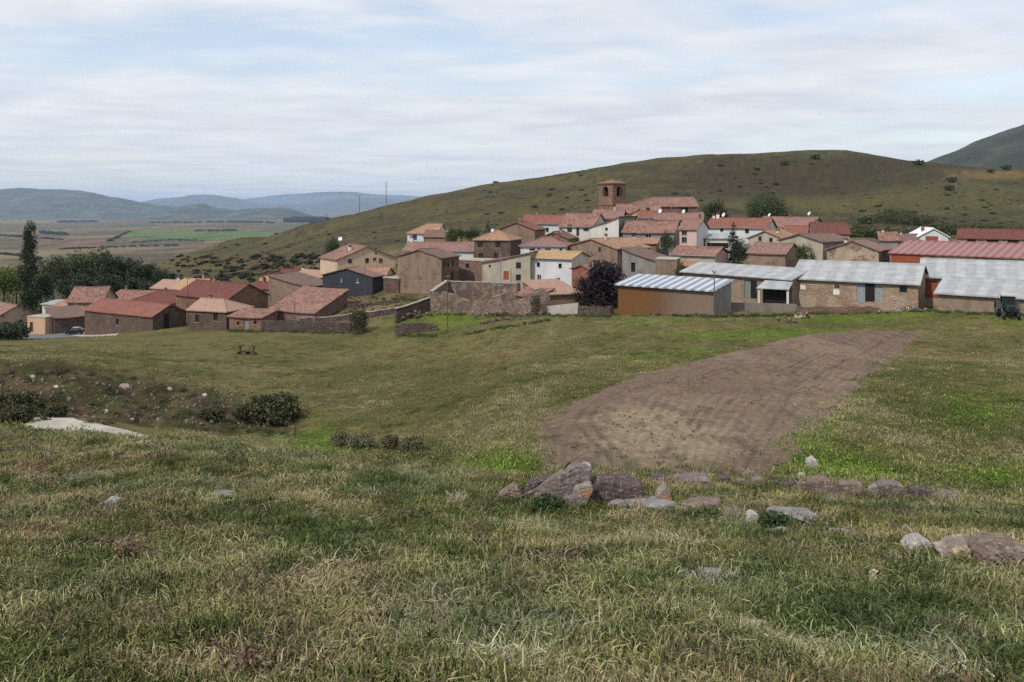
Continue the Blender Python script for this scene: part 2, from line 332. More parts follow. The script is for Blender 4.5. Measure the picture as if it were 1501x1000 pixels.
# albedo of the ground, patch by patch (soil, pasture, stubble, scrub), with shade painted in on hill and bank
with np.errstate(all='ignore'):
    gu = np.where(fyw > 1, UC + F*fx/np.maximum(fyw, 1), 0); gv = np.where(fyw > 1, VH - F*gz/np.maximum(fyw, 1), 2000)
def blob(u, v, ru, rv, D0=0, D1=1e9, soft=0.45, s=50):
    q = np.sqrt(((gu-u)/ru)**2 + ((gv-v)/rv)**2) + (fbm(fx/7, fy/7, 3, s) - 0.5) * 0.7
    return sstep(1.0, 1-soft, q) * ((fy > D0) & (fy < D1))
ALB = np.zeros((len(fx), 3)); ALB[:] = (0.105, 0.102, 0.045)
def lay(mask, c, k=1.0):
    global ALB
    m = np.clip(mask*k, 0, 1)[:, None]; ALB = ALB*(1-m) + np.array(c)*m
mead = sstep(50, 70, fy)
lay(sstep(0.45, 0.62, fbm(fx/14, fy/22, 4, 61)) * mead, (0.140, 0.122, 0.058), 0.75)
lay(sstep(0.50, 0.66, fbm(fx/9, fy/13, 4, 62)) * mead, (0.078, 0.084, 0.033), 0.75)
lay(sstep(0.54, 0.66, fbm(fx/6, fy/12, 4, 63)) * mead, (0.135, 0.112, 0.058), 0.5)
lay(sstep(0.50, 0.6, fbm(fx/2.4, fy/2.4, 4, 64)) * (1-mead), (0.13, 0.105, 0.055), 0.6)
lay(sstep(0.56, 0.64, fbm(fx/1.2, fy/1.2, 3, 65)) * (1-mead), (0.095, 0.06, 0.04), 0.6)
GREEN = (0.085, 0.125, 0.024)
for b in ((470,648,60,26,80,125),(395,590,30,14,80,160),(750,690,55,28,50,90),(640,470,100,16,208,252),(1130,490,150,12,150,200),(1330,468,190,10,170,195),
          (1240,690,85,22,46,60),(1460,700,90,14,46,60),(300,630,90,10,90,120),(960,470,60,6,150,190),(1480,480,40,10,150,200)):
    lay(blob(*b), GREEN, 0.85)
DARKG = (0.042, 0.052, 0.020)
lay(blob(600,670,140,35,70,110), DARKG, 0.8); lay(blob(640,575,330,60,90,170), (0.068,0.07,0.027), 0.6)
lay(blob(1340,600,150,80,60,140), (0.072,0.078,0.028), 0.7)
lay(blob(700,510,260,22,150,220), (0.12,0.105,0.05), 0.55); lay(blob(250,510,260,16,150,280), (0.115,0.112,0.045), 0.6)
lay(blob(1490,650,26,90,45,120), (0.15,0.12,0.08), 0.6)
bk = sstep(104, 112, fy) * sstep(137, 127, fy) * sstep(470, 400, gu)  # brown bank soil, darkened further to paint the shade of its face
lay(bk, (0.040, 0.037, 0.021), 0.9); lay(bk * sstep(0.53, 0.62, fbm(fx/1.5, fy/2.5, 3, 71)), (0.12, 0.085, 0.065), 0.5); lay(bk * sstep(0.55, 0.62, fbm(fx/2.2, fy/3.5, 3, 72)), (0.045, 0.06, 0.02), 0.7)
vz = sstep(232, 245, fy)*sstep(400, 360, fy)*sstep(375, 400, gu); lay(vz, (0.13, 0.105, 0.072), 0.85); lay(vz*sstep(.52,.6,fbm(fx/5, fy/9, 3, 73)), (0.06,0.065,0.028), .6)
hill = sstep(360, 430, fy) * sstep(2200, 1500, fy)  # hill vegetation coloured darker to paint a cloud shadow over it
lay(hill, (0.075, 0.074, 0.044)); lay(hill * sstep(0.42, 0.6, fbm(fx/70, fy/45, 5, 81)), (0.058, 0.048, 0.032), 0.85)
lay(hill * sstep(0.5, 0.62, fbm(fx/40, fy/18, 4, 82)), (0.088, 0.084, 0.036), 0.75)
lay(hill * sstep(0.52, 0.6, fbm(fx/16, fy/16, 4, 83)), (0.040, 0.040, 0.024), 0.6)
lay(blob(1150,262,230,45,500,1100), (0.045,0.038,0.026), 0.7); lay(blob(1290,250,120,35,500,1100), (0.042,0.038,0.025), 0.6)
lay(blob(1180,300,160,16,400,900), (0.085,0.088,0.034), 0.6); lay(blob(1390,290,150,30,400,900), (0.075,0.075,0.032), 0.7)
lay(blob(1460,257,90,8,500,1100), (0.16,0.12,0.05), 0.7); lay(blob(380,385,90,14,330,800), (0.075,0.045,0.036), 0.75)
lay(blob(300,385,110,12,330,1000), (0.10,0.085,0.038), 0.6); lay(blob(620,300,300,14,500,1000), (0.085,0.075,0.04), 0.5)
val = sstep(950, 1500, fy) * sstep(720, 560, gu) + sstep(560, 900, fy) * sstep(330, 200, gu); val = np.clip(val, 0, 1)
cell = np.floor(fx/420 + 0.6*fbm(fx/900, fy/900, 2, 91)*2) * 31 + np.floor(np.log(np.maximum(fy, 1))*7 + fbm(fx/700, fy/900, 2, 92)*3)
cr = _perm[(cell.astype(np.int64)*977) & 0xffff]
pal = np.array([(0.13,0.10,0.065),(0.155,0.115,0.085),(0.10,0.095,0.055),(0.12,0.078,0.06),(0.165,0.14,0.09),(0.085,0.09,0.045),(0.11,0.095,0.06)])
vcol = pal[(cr*len(pal)).astype(int) % len(pal)]
m = val[:, None]; ALB = ALB*(1-m) + vcol*m
lay(blob(290,341,130,12,1200,6000,0.15), (0.085,0.135,0.04)); lay(blob(110,357,70,9,900,5000,0.3), (0.16,0.10,0.075)); lay(blob(330,363,120,5,900,5000,0.3), (0.14,0.10,0.085), 0.7)
strk = sstep(0.55, 0.62, fbm(fx/90, np.log(np.maximum(fy, 2))*9, 3, 95)) * val
lay(strk, (0.045, 0.05, 0.032), 0.55)
street = blob(60,491,45,6,270,330,0.1) ; lay(street, (0.2,0.19,0.18), 0.9)
grain = (fbm(fx/0.8, fy/0.8, 3, 99) - 0.5) * 0.5 + 1.0
ALB = ALB * grain[:, None] * np.array((1.02, .96, .86)) * (1-.08*np.clip(hill, 0, 1))[:, None]  # last factor deepens the cloud shade painted on the hill
fy = fyw
gm, gnt, gb = newmat('ground_soil_and_turf')
at = N(gnt, 'ShaderNodeAttribute', attribute_name='albedo'); oc = objco(gnt)
na = noise(gnt, oc, 9, 5, 0.7); nb_ = noise(gnt, oc, 1.3, 6, 0.65); ncx = noise(gnt, oc, 0.22, 5, 0.6)
cc = mixc(gnt, 0.8, at.outputs['Color'], ramp(gnt, na, [(0.3, (0.55,0.55,0.5)), (0.5, (1,1,1)), (0.68, (1.55,1.45,1.3))]), 'MULTIPLY')
cc = mixc(gnt, 0.8, cc, ramp(gnt, nb_, [(0.32, (0.6,0.62,0.6)), (0.5, (1,1,1)), (0.68, (1.4,1.3,1.15))]), 'MULTIPLY')
cc = mixc(gnt, 0.7, cc, ramp(gnt, ncx, [(0.35, (0.75,0.8,0.75)), (0.5, (1,1,1)), (0.65, (1.2,1.15,1.1))]), 'MULTIPLY')
Lk(gnt, cc, gb.inputs['Base Color']); bump(gnt, gb, math_(gnt, 'ADD', math_(gnt, 'MULTIPLY', na, 0.25), nb_), 0.35, 0.8)
gb.inputs['Specular IOR Level'].default_value = 0.1; gb.inputs['Roughness'].default_value = 1
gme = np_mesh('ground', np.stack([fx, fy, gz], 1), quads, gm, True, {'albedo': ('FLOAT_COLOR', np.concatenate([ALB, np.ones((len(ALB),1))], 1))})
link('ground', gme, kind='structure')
BVH = BVHTree.FromPolygons(list(map(tuple, np.stack([fx, fy, gz], 1).tolist())), quads.tolist())
def gnd(x, y):
    h = BVH.ray_cast(Vector((x, y, 900)), Vector((0, 0, -1)))
    return h[0].z if h[0] is not None else float(zfun([x], [y])[0])
def at_px(u, v):
    """the point of the ground seen at pixel (u, v)"""
    d = Vector(((u - UC)/F, 1, -(v - VH)/F)).normalized(); h = BVH.ray_cast(Vector((0, 0, 0)), d)
    return h[0] if h[0] is not None else Vector((px(u, 500), 500, gnd(px(u, 500), 500)))

# far mountains: each range its own landform of real width and depth
def mountain(name, D, pts, depth, mat, seed, sub=(150, 26), fold=0.12):
    if D < 7000: D *= S; depth *= S
    us = np.linspace(pts[0][0], pts[-1][0], sub[0]); xs = [p[0] for p in pts]; ys = np.array([p[1] for p in pts], float)
    i, t, h, mm = pchip(xs, ys, us); top = herm(ys, mm, i, t, h)
    tt = np.linspace(-1, 1, sub[1])
    U_, T = np.meshgrid(us, tt, indexing='ij'); TT = np.repeat(top[:, None], sub[1], 1)
    Y = D + T*depth; X = D*(U_-UC)/F * (1 + 0.15*T*depth/D)
    TT = TT + ((fbm(us/26, us*0+seed, 4, seed)-.5)*(5.0 if D < 12000 else 3.0))[:, None]
    Hc = -D*(TT-VH)/F; base = -115.0
    prof = (1-np.abs(T))**1.15 if D > 4000 else np.cos(T*math.pi/2)**1.25
    rid = fbm(X/(depth*0.35), Y/(depth*0.6), 5, seed) - 0.5
    Zm = base + (Hc-base)*prof*(1 + rid*fold*4*np.abs(T)**0.7)
    Zm[:, 0] = base-25; Zm[:, -1] = base-25
    ii = np.arange(Zm.size).reshape(Zm.shape); q = np.stack([ii[:-1,:-1], ii[1:,:-1], ii[1:,1:], ii[:-1,1:]], -1).reshape(-1,4)
    link(name, np_mesh(name, np.stack([X, Y, Zm], -1).reshape(-1,3), q, mat, True), kind='structure')
mm_, mnt, mb_ = newmat('mountain_scrub'); oc = objco(mnt); mn = noise(mnt, oc, 0.004, 7, 0.65)
Lk(mnt, ramp(mnt, mn, [(0.35, (0.022,0.03,0.016)), (0.5, (0.045,0.05,0.028)), (0.65, (0.09,0.085,0.055))]), mb_.inputs['Base Color'])
m2_, mnt, mb_ = newmat('near_mountain_heath'); oc = objco(mnt); mn = noise(mnt, oc, 0.012, 7, 0.65)
Lk(mnt, ramp(mnt, mn, [(0.35, (0.018,0.024,0.014)), (0.5, (0.03,0.034,0.02)), (0.65, (0.055,0.055,0.035))]), mb_.inputs['Base Color'])
mountain('mountain', 9500, [(-420,300),(-200,282),(0,277),(40,275),(90,277),(140,282),(180,291),(215,298),(250,302),(300,318),(330,330)], 1900, mm_, 5)
mountain('mountain', 8000, [(120,332),(170,322),(210,315),(250,306),(290,297),(325,305),(345,308),(380,304),(415,304),(445,312),(480,325),(500,334)], 900, mm_, 8)
mountain('mountain', 19000, [(150,320),(200,297),(240,291),(300,284),(340,289),(400,299),(450,299),(480,293),(540,289),(580,291),(640,300),(760,305),(820,320)], 2500, mm_, 11)
mountain('mountain', 27000, [(250,310),(350,293),(400,286),(450,282),(500,280),(560,284),(640,288),(760,310)], 2000, mm_, 14, fold=0.05)
mountain('mountain', 3600, [(1180,330),(1300,268),(1365,240),(1420,217),(1470,197),(1501,185),(1600,150),(1750,110),(1950,130),(2200,240)], 1300, m2_, 17)
# ---------------------------------------------------------------- roofs and walls
T_ORANGE = tile((0.27,0.13,0.075), (0.38,0.20,0.11), (0.46,0.32,0.19), 'orange_clay_tiles', 0.5)
T_OCHRE  = tile((0.36,0.20,0.08), (0.46,0.28,0.12), (0.52,0.35,0.18), 'ochre_clay_tiles', 0.25)
T_OLD    = tile((0.16,0.075,0.055), (0.29,0.14,0.10), (0.44,0.27,0.19), 'weathered_clay_tiles', 0.9)
T_PINK   = tile((0.20,0.10,0.08), (0.27,0.14,0.112), (0.34,0.20,0.16), 'faded_pink_clay_tiles', 0.35)
T_RED    = tile((0.19,0.062,0.040), (0.25,0.085,0.055), (0.31,0.12,0.08), 'red_clay_tiles', 0.2)
T_DRED   = tile((0.12,0.035,0.028), (0.165,0.046,0.035), (0.21,0.07,0.05), 'dark_red_clay_tiles', 0.3)
T_BROWN  = tile((0.14,0.085,0.065), (0.20,0.12,0.09), (0.27,0.18,0.14), 'brown_clay_tiles', 0.5)
T_SALMON = tile((0.34,0.19,0.13), (0.40,0.24,0.17), (0.46,0.30,0.22), 'salmon_clay_tiles', 0.15)
for _m in (T_ORANGE, T_OCHRE, T_OLD, T_PINK, T_RED, T_DRED, T_BROWN, T_SALMON):      # fired clay, a little browner and duller
    _nt = _m.node_tree; _b = _nt.nodes['Principled BSDF']; _l = _b.inputs['Base Color'].links[0].from_socket; _hv = N(_nt, 'ShaderNodeHueSaturation', i={'Saturation': .9, 'Value': .88}); Lk(_nt, _l, _hv.inputs['Color']); Lk(_nt, _hv.outputs[0], _b.inputs['Base Color'])
S_STRIPE = sheet('striped_roof_sheets', (0.54,0.57,0.60), (0.21,0.25,0.31), 1.25, 0.6, 0.4, 0.3)
S_WHITE  = sheet('pale_cement_roof_sheets', (0.35,0.36,0.37), (0.41,0.42,0.43), 2.4, 0.5, 0.8, 0.5, horiz=1.5)
S_REDM   = sheet('red_metal_roof_sheets', (0.32,0.145,0.135), (0.225,0.085,0.08), 1.15, 0.5, 0.45, 0.25)
W_BROWN = stone((0.20,0.125,0.082)); W_DARK = stone((0.115,0.083,0.066)); W_PINKS = stone((0.20,0.13,0.11))
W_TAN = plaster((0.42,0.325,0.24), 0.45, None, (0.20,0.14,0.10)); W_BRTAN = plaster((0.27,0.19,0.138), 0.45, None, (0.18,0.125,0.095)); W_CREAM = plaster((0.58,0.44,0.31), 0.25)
W_PEACH = plaster((0.56,0.36,0.24), 0.25); W_WHITE = plaster((0.64,0.64,0.65), 0.3); W_OFFW = plaster((0.62,0.60,0.55), 0.3)
W_BEIGE = plaster((0.43,0.385,0.30), 0.4); W_BLUE = plaster((0.56,0.62,0.72), 0.15); W_BLACK = plaster((0.040,0.045,0.055), 0.3)
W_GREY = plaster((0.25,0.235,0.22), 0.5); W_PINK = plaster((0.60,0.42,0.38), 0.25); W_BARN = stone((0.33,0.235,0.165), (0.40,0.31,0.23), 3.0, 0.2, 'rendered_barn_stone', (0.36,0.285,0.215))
W_REDB = plaster((0.30,0.085,0.045), 0.3); W_ORG = plaster((0.40,0.155,0.03), 0.3, 'orange_render')
def half_orange():      # the shed front: orange paint on the left, worn to bare brown render on the right
    m, nt, b = newmat('half_painted_render'); oc = objco(nt); sp = N(nt, 'ShaderNodeSeparateXYZ'); Lk(nt, oc, sp.inputs[0])
    n = noise(nt, oc, 0.8, 6, 0.65); q = math_(nt, 'ADD', math_(nt, 'MULTIPLY', sp.outputs[0], 0.1), math_(nt, 'ADD', math_(nt, 'MULTIPLY', n, 0.5), 0.22))
    cc = ramp(nt, q, [(0.2, (0.15,0.07,0.024)), (0.38, (0.14,0.078,0.042)), (0.62, (0.17,0.115,0.078)), (0.85, (0.19,0.14,0.105))])
    cc = mixc(nt, .4, cc, ramp(nt, noise(nt, oc, 3, 5, .7), [(.3,.5),(.6,1.0)]), 'MULTIPLY'); Lk(nt, cc, b.inputs['Base Color']); return m
W_ORG = half_orange()
W_BARNTAN = plaster((0.30,0.225,0.165), 0.6, None, (0.23,0.17,0.125)); W_BLOCK = plaster((0.22,0.185,0.165), 0.5)
def fit_line(A, B):
    d = (B - A); W = d.length; d = d / W; n = Vector((-d.y, d.x))
    if n.y < 0: n = -n
    return d, n, W
def wallface(mb, O, d, n_out, W, z0, zt, holes, m=0, rev=0.22):
    """a wall from O along d, from z0 to zt, with rectangular holes (x0,x1,z0,z1) and their reveals"""
    xs = sorted({0.0, W, *[h[0] for h in holes], *[h[1] for h in holes]}); zs = sorted({z0, zt, *[h[2] for h in holes], *[h[3] for h in holes]})
    P = lambda x, z, r=0: Vector((O[0]+d[0]*x-n_out[0]*r, O[1]+d[1]*x-n_out[1]*r, z))
    for a, b in zip(xs, xs[1:]):
        for c, e in zip(zs, zs[1:]):
            xm, zm = (a+b)/2, (c+e)/2
            if any(h[0] < xm < h[1] and h[2] < zm < h[3] for h in holes): continue
            mb.face([P(a,c), P(b,c), P(b,e), P(a,e)], m)
    for a, b, c, e in holes:
        mb.face([P(a,c), P(b,c), P(b,c,rev), P(a,c,rev)], m); mb.face([P(a,e), P(a,e,rev), P(b,e,rev), P(b,e)], m)
        mb.face([P(a,c), P(a,c,rev), P(a,e,rev), P(a,e)], m); mb.face([P(b,c), P(b,e), P(b,e,rev), P(b,c,rev)], m)
HOUSES = []
CATN = {}
def house(label, A, B, uC=None, L=None, vb=None, ve=None, vr=None, roof='x', wall=W_TAN, tiles=T_RED, wins=(), doors=(), chim=(), dish=(), name='house', cat='house', group='village houses', over=0.35, vA=False, side=None, vbA=None, t=0.16, panels=None, left=False, two=None, vr2=None):
    """A, B = (pixel u, distance) of the feet of the wall facing the camera; uC = pixel of the far corner of the visible end wall"""
    A = (A[0], A[1]*S); B = (B[0], B[1]*S)
    PA = Vector((px(*A), A[1])); PB = Vector((px(*B), B[1])); d, n, W = fit_line(PA, PB)
    L0 = L
    if uC is not None:
        k = (uC - UC)/F; P = PB if uC > B[0] else PA
        den = n.x - k*n.y; L = (k*P.y - P.x)/den if abs(den) > 1e-4 else 8
        if L0 is not None or L < 3.5 or L > 14:            # turn the house until its end wall shows as wide as it should
            tgt = L0 or 8.0; best = None
            for dy in np.linspace(-14, 20, 341):
                PA2 = Vector((px(A[0], PB.y+dy), PB.y+dy)); d2, n2, W2 = fit_line(PA2, PB); P2 = PB if uC > B[0] else PA2
                den = n2.x - k*n2.y; l2 = (k*P2.y - P2.x)/den if abs(den) > 1e-4 else 99
                if l2 > 0 and (best is None or abs(l2-tgt) < best[0]): best = (abs(l2-tgt), PA2, d2, n2, W2, l2)
            _, PA, d, n, W, L = best
            if vA: ve = VH + (ve-VH)*PA.y/A[1]; De_ = PA.y
    if L is None: L = 8.0
    De = A[1] if vA else B[1]
    zb = pz(vb, B[1]); he = pz(ve, De) - zb
    mid = (PA + PB)/2 + n*L/2
    if roof in ('x', 'hip', 'hipL', 'hipR'): hr = pz(vr, (De + n.y*L/2)) - zb
    elif roof == 'y': hr = pz(vr, (PA.y+PB.y)/2) - zb
    elif roof in ('shedB',): hr = pz(vr, De + n.y*L) - zb
    elif roof in ('shedL',): hr = pz(vr, A[1]) - zb
    elif roof in ('shedR',): hr = pz(vr, B[1]) - zb; he = pz(ve, A[1]) - zb
    else: hr = he
    if roof != 'flat':
        run = {'x': L/2, 'hip': L/2, 'hipL': L/2, 'hipR': L/2, 'y': W/2, 'shedB': L}.get(roof, W)
        if not (0.1 < (hr-he)/run < 0.75): print('PITCH?', label, 'he %.1f hr %.1f run %.1f' % (he, hr, run)); hr = he + run*min(max((hr-he)/run, 0.15), 0.6)
    if he < 2.3: e = 2.5-he; zb -= e; he += e; hr += e
    org = (PA + PB)/2 + n*L/2
    root = empty(name, (org.x, org.y, zb), math.atan2(d.y, d.x), label=label, cat=cat, group=group)
    hw, hl = W/2, L/2
    # corner heights: front-left, front-right, back-right, back-left
    H = {'x': (he,)*4, 'hip': (he,)*4, 'hipL': (he,)*4, 'hipR': (he,)*4, 'y': (he,)*4, 'flat': (he,)*4, 'shedB': (he,he,hr,hr), 'shedL': (hr,he,he,hr), 'shedR': (he,hr,hr,he)}[roof]
    corners = [(-hw,-hl), (hw,-hl), (hw,hl), (-hw,hl)]
    dirs = [((1,0),(0,-1)), ((0,1),(1,0)), ((-1,0),(0,1)), ((0,-1),(-1,0))]
    lens = [W, L, W, L]; holes = [[], [], [], []]; fit = []
    minv = Matrix.Rotation(-math.atan2(d.y, d.x), 2)
    def locate(u, v):
        """which visible wall a pixel falls on, and where"""
        k = (u-UC)/F
        for f, (P, q, ln) in enumerate(((PA, d, W), (PB, n, L), None, (PA, n, L)) if True else ()) if False else [(0,(PA,d,W)),(1,(PB,n,L)),(3,(PA,n,L))]:
            den = q.x - k*q.y
            if abs(den) < 1e-5: continue
            s = (k*P.y - P.x)/den
            if f == 1 and not (uC is not None and uC > B[0]): continue
            if f == 3 and not (uC is not None and uC < A[0]): continue
            if -0.05 < s < ln+0.05: return f, s, pz(v, P.y + q.y*s) - zb
        return None
    for spec, kind in [(s, 'window') for s in wins] + [(s, 'door') for s in doors]:
        u, v, ww, hh = spec[:4]; style = spec[4] if len(spec) > 4 else ('brown' if kind == 'window' else 'dark')
        r = locate(u, v)
        if r is None: print('MISS', label, spec); continue
        f, s, zc = r; ln = lens[f]
        s = min(max(s, ww/2+0.1), ln-ww/2-0.1); z0 = zc-hh/2; z1 = zc+hh/2
        if kind == 'door': z0 = max(0.0, z0); z1 = z0 + hh
        x0 = s-ww/2
        if f == 3: x0 = ln-s-ww/2
        hmin = min(H)
        rec = z1 < hmin-0.08 and z0 > -1.5 and not any(x0 < h[1]+0.1 and x0+ww > h[0]-0.1 and z0 < h[3]+0.1 and z1 > h[2]-0.1 for h in holes[f])
        if rec: holes[f].append((x0, x0+ww, z0, z1))
        fit.append((f, x0, ww, z0, z1, style, kind, rec))
    mb = MB(); hm = min(H)
    for f in range(4):
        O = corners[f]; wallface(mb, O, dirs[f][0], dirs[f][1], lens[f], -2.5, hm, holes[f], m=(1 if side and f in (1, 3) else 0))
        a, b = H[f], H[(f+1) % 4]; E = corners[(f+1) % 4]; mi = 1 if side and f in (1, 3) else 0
        top = [(*O, hm), (*E, hm)]
        if b > hm+1e-3: top.append((*E, b))
        if (roof == 'y' and f in (0, 2)) or (roof in ('x', 'hipL', 'hipR') and ((f == 1 and roof != 'hipR') or (f == 3 and roof != 'hipL'))):
            top.append(((O[0]+E[0])/2, (O[1]+E[1])/2, hr))
        if a > hm+1e-3: top.append((*O, a))
        if len(top) > 2: mb.face(top, mi)
    if two is not None:      # a second paint colour over the right part of the front wall
        pass
    mb.build('wall', [wall, side or wall], root)
    # roof
    o = over; g = 0.32; sl = (hr-he)/{'x': hl, 'hip': hl, 'hipL': hl, 'hipR': hl, 'y': hw, 'shedB': L, 'flat': 1e9}.get(roof, W)
    ze = he - o*sl; P = []
    if roof == 'x':
        P = [[(-hw-g,-hl-o,ze),(hw+g,-hl-o,ze),(hw+g,0,hr),(-hw-g,0,hr)], [(hw+g,hl+o,ze),(-hw-g,hl+o,ze),(-hw-g,0,hr),(hw+g,0,hr)]]
    elif roof == 'y':
        P = [[(-hw-o,hl+g,ze),(-hw-o,-hl-g,ze),(0,-hl-g,hr),(0,hl+g,hr)], [(hw+o,-hl-g,ze),(hw+o,hl+g,ze),(0,hl+g,hr),(0,-hl-g,hr)]]
    elif roof in ('hip', 'hipL', 'hipR'):
        il = min(hl, hw*0.98); rl = -hw-g if roof == 'hipR' else -hw+il; rr = hw+g if roof == 'hipL' else hw-il
        el = -hw-g if roof == 'hipR' else -hw-o; er = hw+g if roof == 'hipL' else hw+o
        P = [[(el,-hl-o,ze),(er,-hl-o,ze),(rr,0,hr),(rl,0,hr)], [(er,hl+o,ze),(el,hl+o,ze),(rl,0,hr),(rr,0,hr)]]
        if roof != 'hipR': P.append([(el,hl+o,ze),(el,-hl-o,ze),(rl,0,hr)])
        if roof != 'hipL': P.append([(er,-hl-o,ze),(er,hl+o,ze),(rr,0,hr)])
    elif roof == 'shedB': P = [[(-hw-g,-hl-o,ze),(hw+g,-hl-o,ze),(hw+g,hl+g,hr+g*sl),(-hw-g,hl+g,hr+g*sl)]]
    elif roof == 'shedR': P = [[(-hw-o,-hl-g,ze),(hw+g,-hl-g,hr+g*sl),(hw+g,hl+g,hr+g*sl),(-hw-o,hl+g,ze)]]
    elif roof == 'shedL': P = [[(-hw-g,-hl-g,hr+g*sl),(hw+o,-hl-g,ze),(hw+o,hl+g,ze),(-hw-g,hl+g,hr+g*sl)]]
    else: P = [[(-hw-.1,-hl-.1,he),(hw+.1,-hl-.1,he),(hw+.1,hl+.1,he),(-hw-.1,hl+.1,he)]]
    rb = MB(); cnt = {}
    if roof != 'flat' and tiles not in (S_WHITE, S_STRIPE, S_REDM) and not any(len(q) == 3 for q in P):       # old roofs sag between their rafters
        sg = 0.10 if tiles in (T_OLD, T_ORANGE, T_PINK, T_BROWN) else 0.05; P2 = []; sd_ = len(HOUSES)*3.7
        def sag(p):
            k = abs(p[0])/max(hw, 1); j = abs(p[1])/max(hl, 1); return (p[0], p[1], p[2] - sg*(1-min(1, k*k))*(1.0) + float(vnoise(np.array([p[0]/1.7+sd_]), np.array([p[1]/1.7]), 3)[0]-.5)*sg*1.3)
        for q in P:
            a_, b_, c_, d_ = [Vector(x) for x in q]; na, nb2 = max(2, int((b_-a_).length/1.3)), 3
            gr_ = [[a_.lerp(b_, i/na).lerp(d_.lerp(c_, i/na), j/nb2) for i in range(na+1)] for j in range(nb2+1)]
            for j in range(nb2):
                for i in range(na): P2.append([sag(gr_[j][i]), sag(gr_[j][i+1]), sag(gr_[j+1][i+1]), sag(gr_[j+1][i])])
        P = P2; roofsub = True
    else: roofsub = False
    for q in P:
        top = [Vector((p[0], p[1], p[2]+t)) for p in q]; bot = [Vector((p[0], p[1], p[2]-0.01)) for p in q]
        rb.face(top, 0); rb.face(bot[::-1], 1)
        for i in range(len(q)):
            a, b = q[i], q[(i+1) % len(q)]; kk = tuple(sorted([tuple(round(c, 3) for c in a), tuple(round(c, 3) for c in b)]))
            cnt.setdefault(kk, []).append((bot[i], bot[(i+1) % len(q)], top[(i+1) % len(q)], top[i]))
    for kk, e in cnt.items():
        if len(e) == 1: rb.face(list(e[0]), 0)
        elif roof != 'flat' and (not roofsub or (roof == 'x' and abs(kk[0][1]) < .01 and abs(kk[1][1]) < .01) or (roof == 'y' and abs(kk[0][0]) < .01 and abs(kk[1][0]) < .01)):   # ridge and hip tiles
            a, b = Vector(e[0][3]), Vector(e[0][2]); rb.tube(a+Vector((0,0,-.02)), b+Vector((0,0,-.02)), 0.13, n=6)
    ro = rb.build('roof', [tiles, WOOD], root)
    rc = random.Random(len(HOUSES)*7+3)
    if not chim and name == 'house' and roof in ('x', 'hip', 'hipL', 'hipR', 'y') and rc.random() < .62: chim = [(rc.uniform(.15, .85), rc.uniform(.4, .8), rc.uniform(.35, .55), rc.choice([W_BRTAN, W_TAN, W_OFFW, W_REDB]))]
    for u, dz, cw, cm in chim:                                 # chimneys stand on the ridge: fraction along the wall, height
        cb = MB(); x = -hw + u*W; y = 0.0 if roof in ('x','y','hip','hipL','hipR') else hl*0.5
        if roof == 'y': x, y = 0.0 + (u-0.5)*W*0.6, -hl*0.3
        zr = {'x': hr, 'hip': hr, 'hipL': hr, 'hipR': hr}.get(roof, hr - (abs(x)*sl if roof == 'y' else 0.0) - (0.25*L*sl if roof == 'shedB' else 0))
        cb.box(x-cw/2, x+cw/2, y-cw/2, y+cw/2, zr-0.5, zr+dz, 0); cb.box(x-cw/2-.08, x+cw/2+.08, y-cw/2-.08, y+cw/2+.08, zr+dz, zr+dz+0.12, 1)
        for s in (-1, 1): cb.box(x+s*cw*.3-.05, x+s*cw*.3+.05, y-.2, y+.2, zr+dz+.12, zr+dz+.3, 1)
        cb.box(x-cw/2-.05, x+cw/2+.05, y-.25, y+.25, zr+dz+.3, zr+dz+.38, 1)
        cb.build('chimney', [cm, T_BROWN], ro)
    if name == 'house' and rc.random() < .45:                     # television aerial
        x = -hw + rc.uniform(.2, .8)*W; zr = (hr if roof in ('x',) else he+.6); b2 = MB(); ah = rc.uniform(1.2, 2.0); b2.tube((x, 0, zr-.3), (x, 0, zr+ah), .022, n=5)
        for k2 in range(4): b2.tube((x-.35+.05*k2, .02, zr+ah-.08-.12*k2), (x+.35-.05*k2, .02, zr+ah-.08-.12*k2), .012, n=4)
        if roof in ('x', 'y'): b2.build('aerial', GREYM, root)
    for u, dz in dish:
        x = -hw + u*W; y = 0.15; zr = hr if roof != 'flat' else he
        b2 = MB(); b2.tube((x,y,zr-0.2), (x,y,zr+dz), 0.03, n=6, m=1)
        c0 = Vector((x, y-0.1, zr+dz)); ax = Vector((-0.5,-0.75,0.4)).normalized(); e1 = ax.orthogonal().normalized(); e2 = ax.cross(e1); pr = None
        for k in range(4):
            rr_ = 0.48*k/3; ring = [c0 + (e1*math.cos(a*math.pi/6) + e2*math.sin(a*math.pi/6))*rr_ + ax*(rr_*rr_*0.5) for a in range(12)]
            if pr:
                for a in range(12):
                    b2.face([pr[a], ring[a], ring[(a+1) % 12], pr[(a+1) % 12]] if k > 1 else [c0, ring[a], ring[(a+1) % 12]], 0)
            pr = ring
        b2.tube(c0, c0 + ax*0.4, 0.015, n=5, m=1); b2.build('satellite_dish', [WHITEF, GREYM], root)
    # windows and doors
    for f, x0, ww, z0, z1, style, kind, rec in fit:
        O, (dd, no) = corners[f], dirs[f]
        Pt = lambda x, z, r: Vector((O[0]+dd[0]*x-no[0]*r, O[1]+dd[1]*x-no[1]*r, z))
        fm = {'brown': plain('dark_window_wood', (0.05,0.028,0.02), .7), 'white': WHITEF, 'grey': GREYM, 'dark': BLACK, 'red': W_REDB, 'green': plain('green_grey_paint', (0.16,0.19,0.17), 0.6), 'metal': plain('blue_grey_metal_door', (0.22,0.25,0.28), 0.5), 'orange': plain('orange_wood', (0.32,0.15,0.06), 0.6), 'patch': plain('white_patch_board', (0.6,0.59,0.55), 0.8)}[style]
        r0 = 0.14 if rec else -0.03
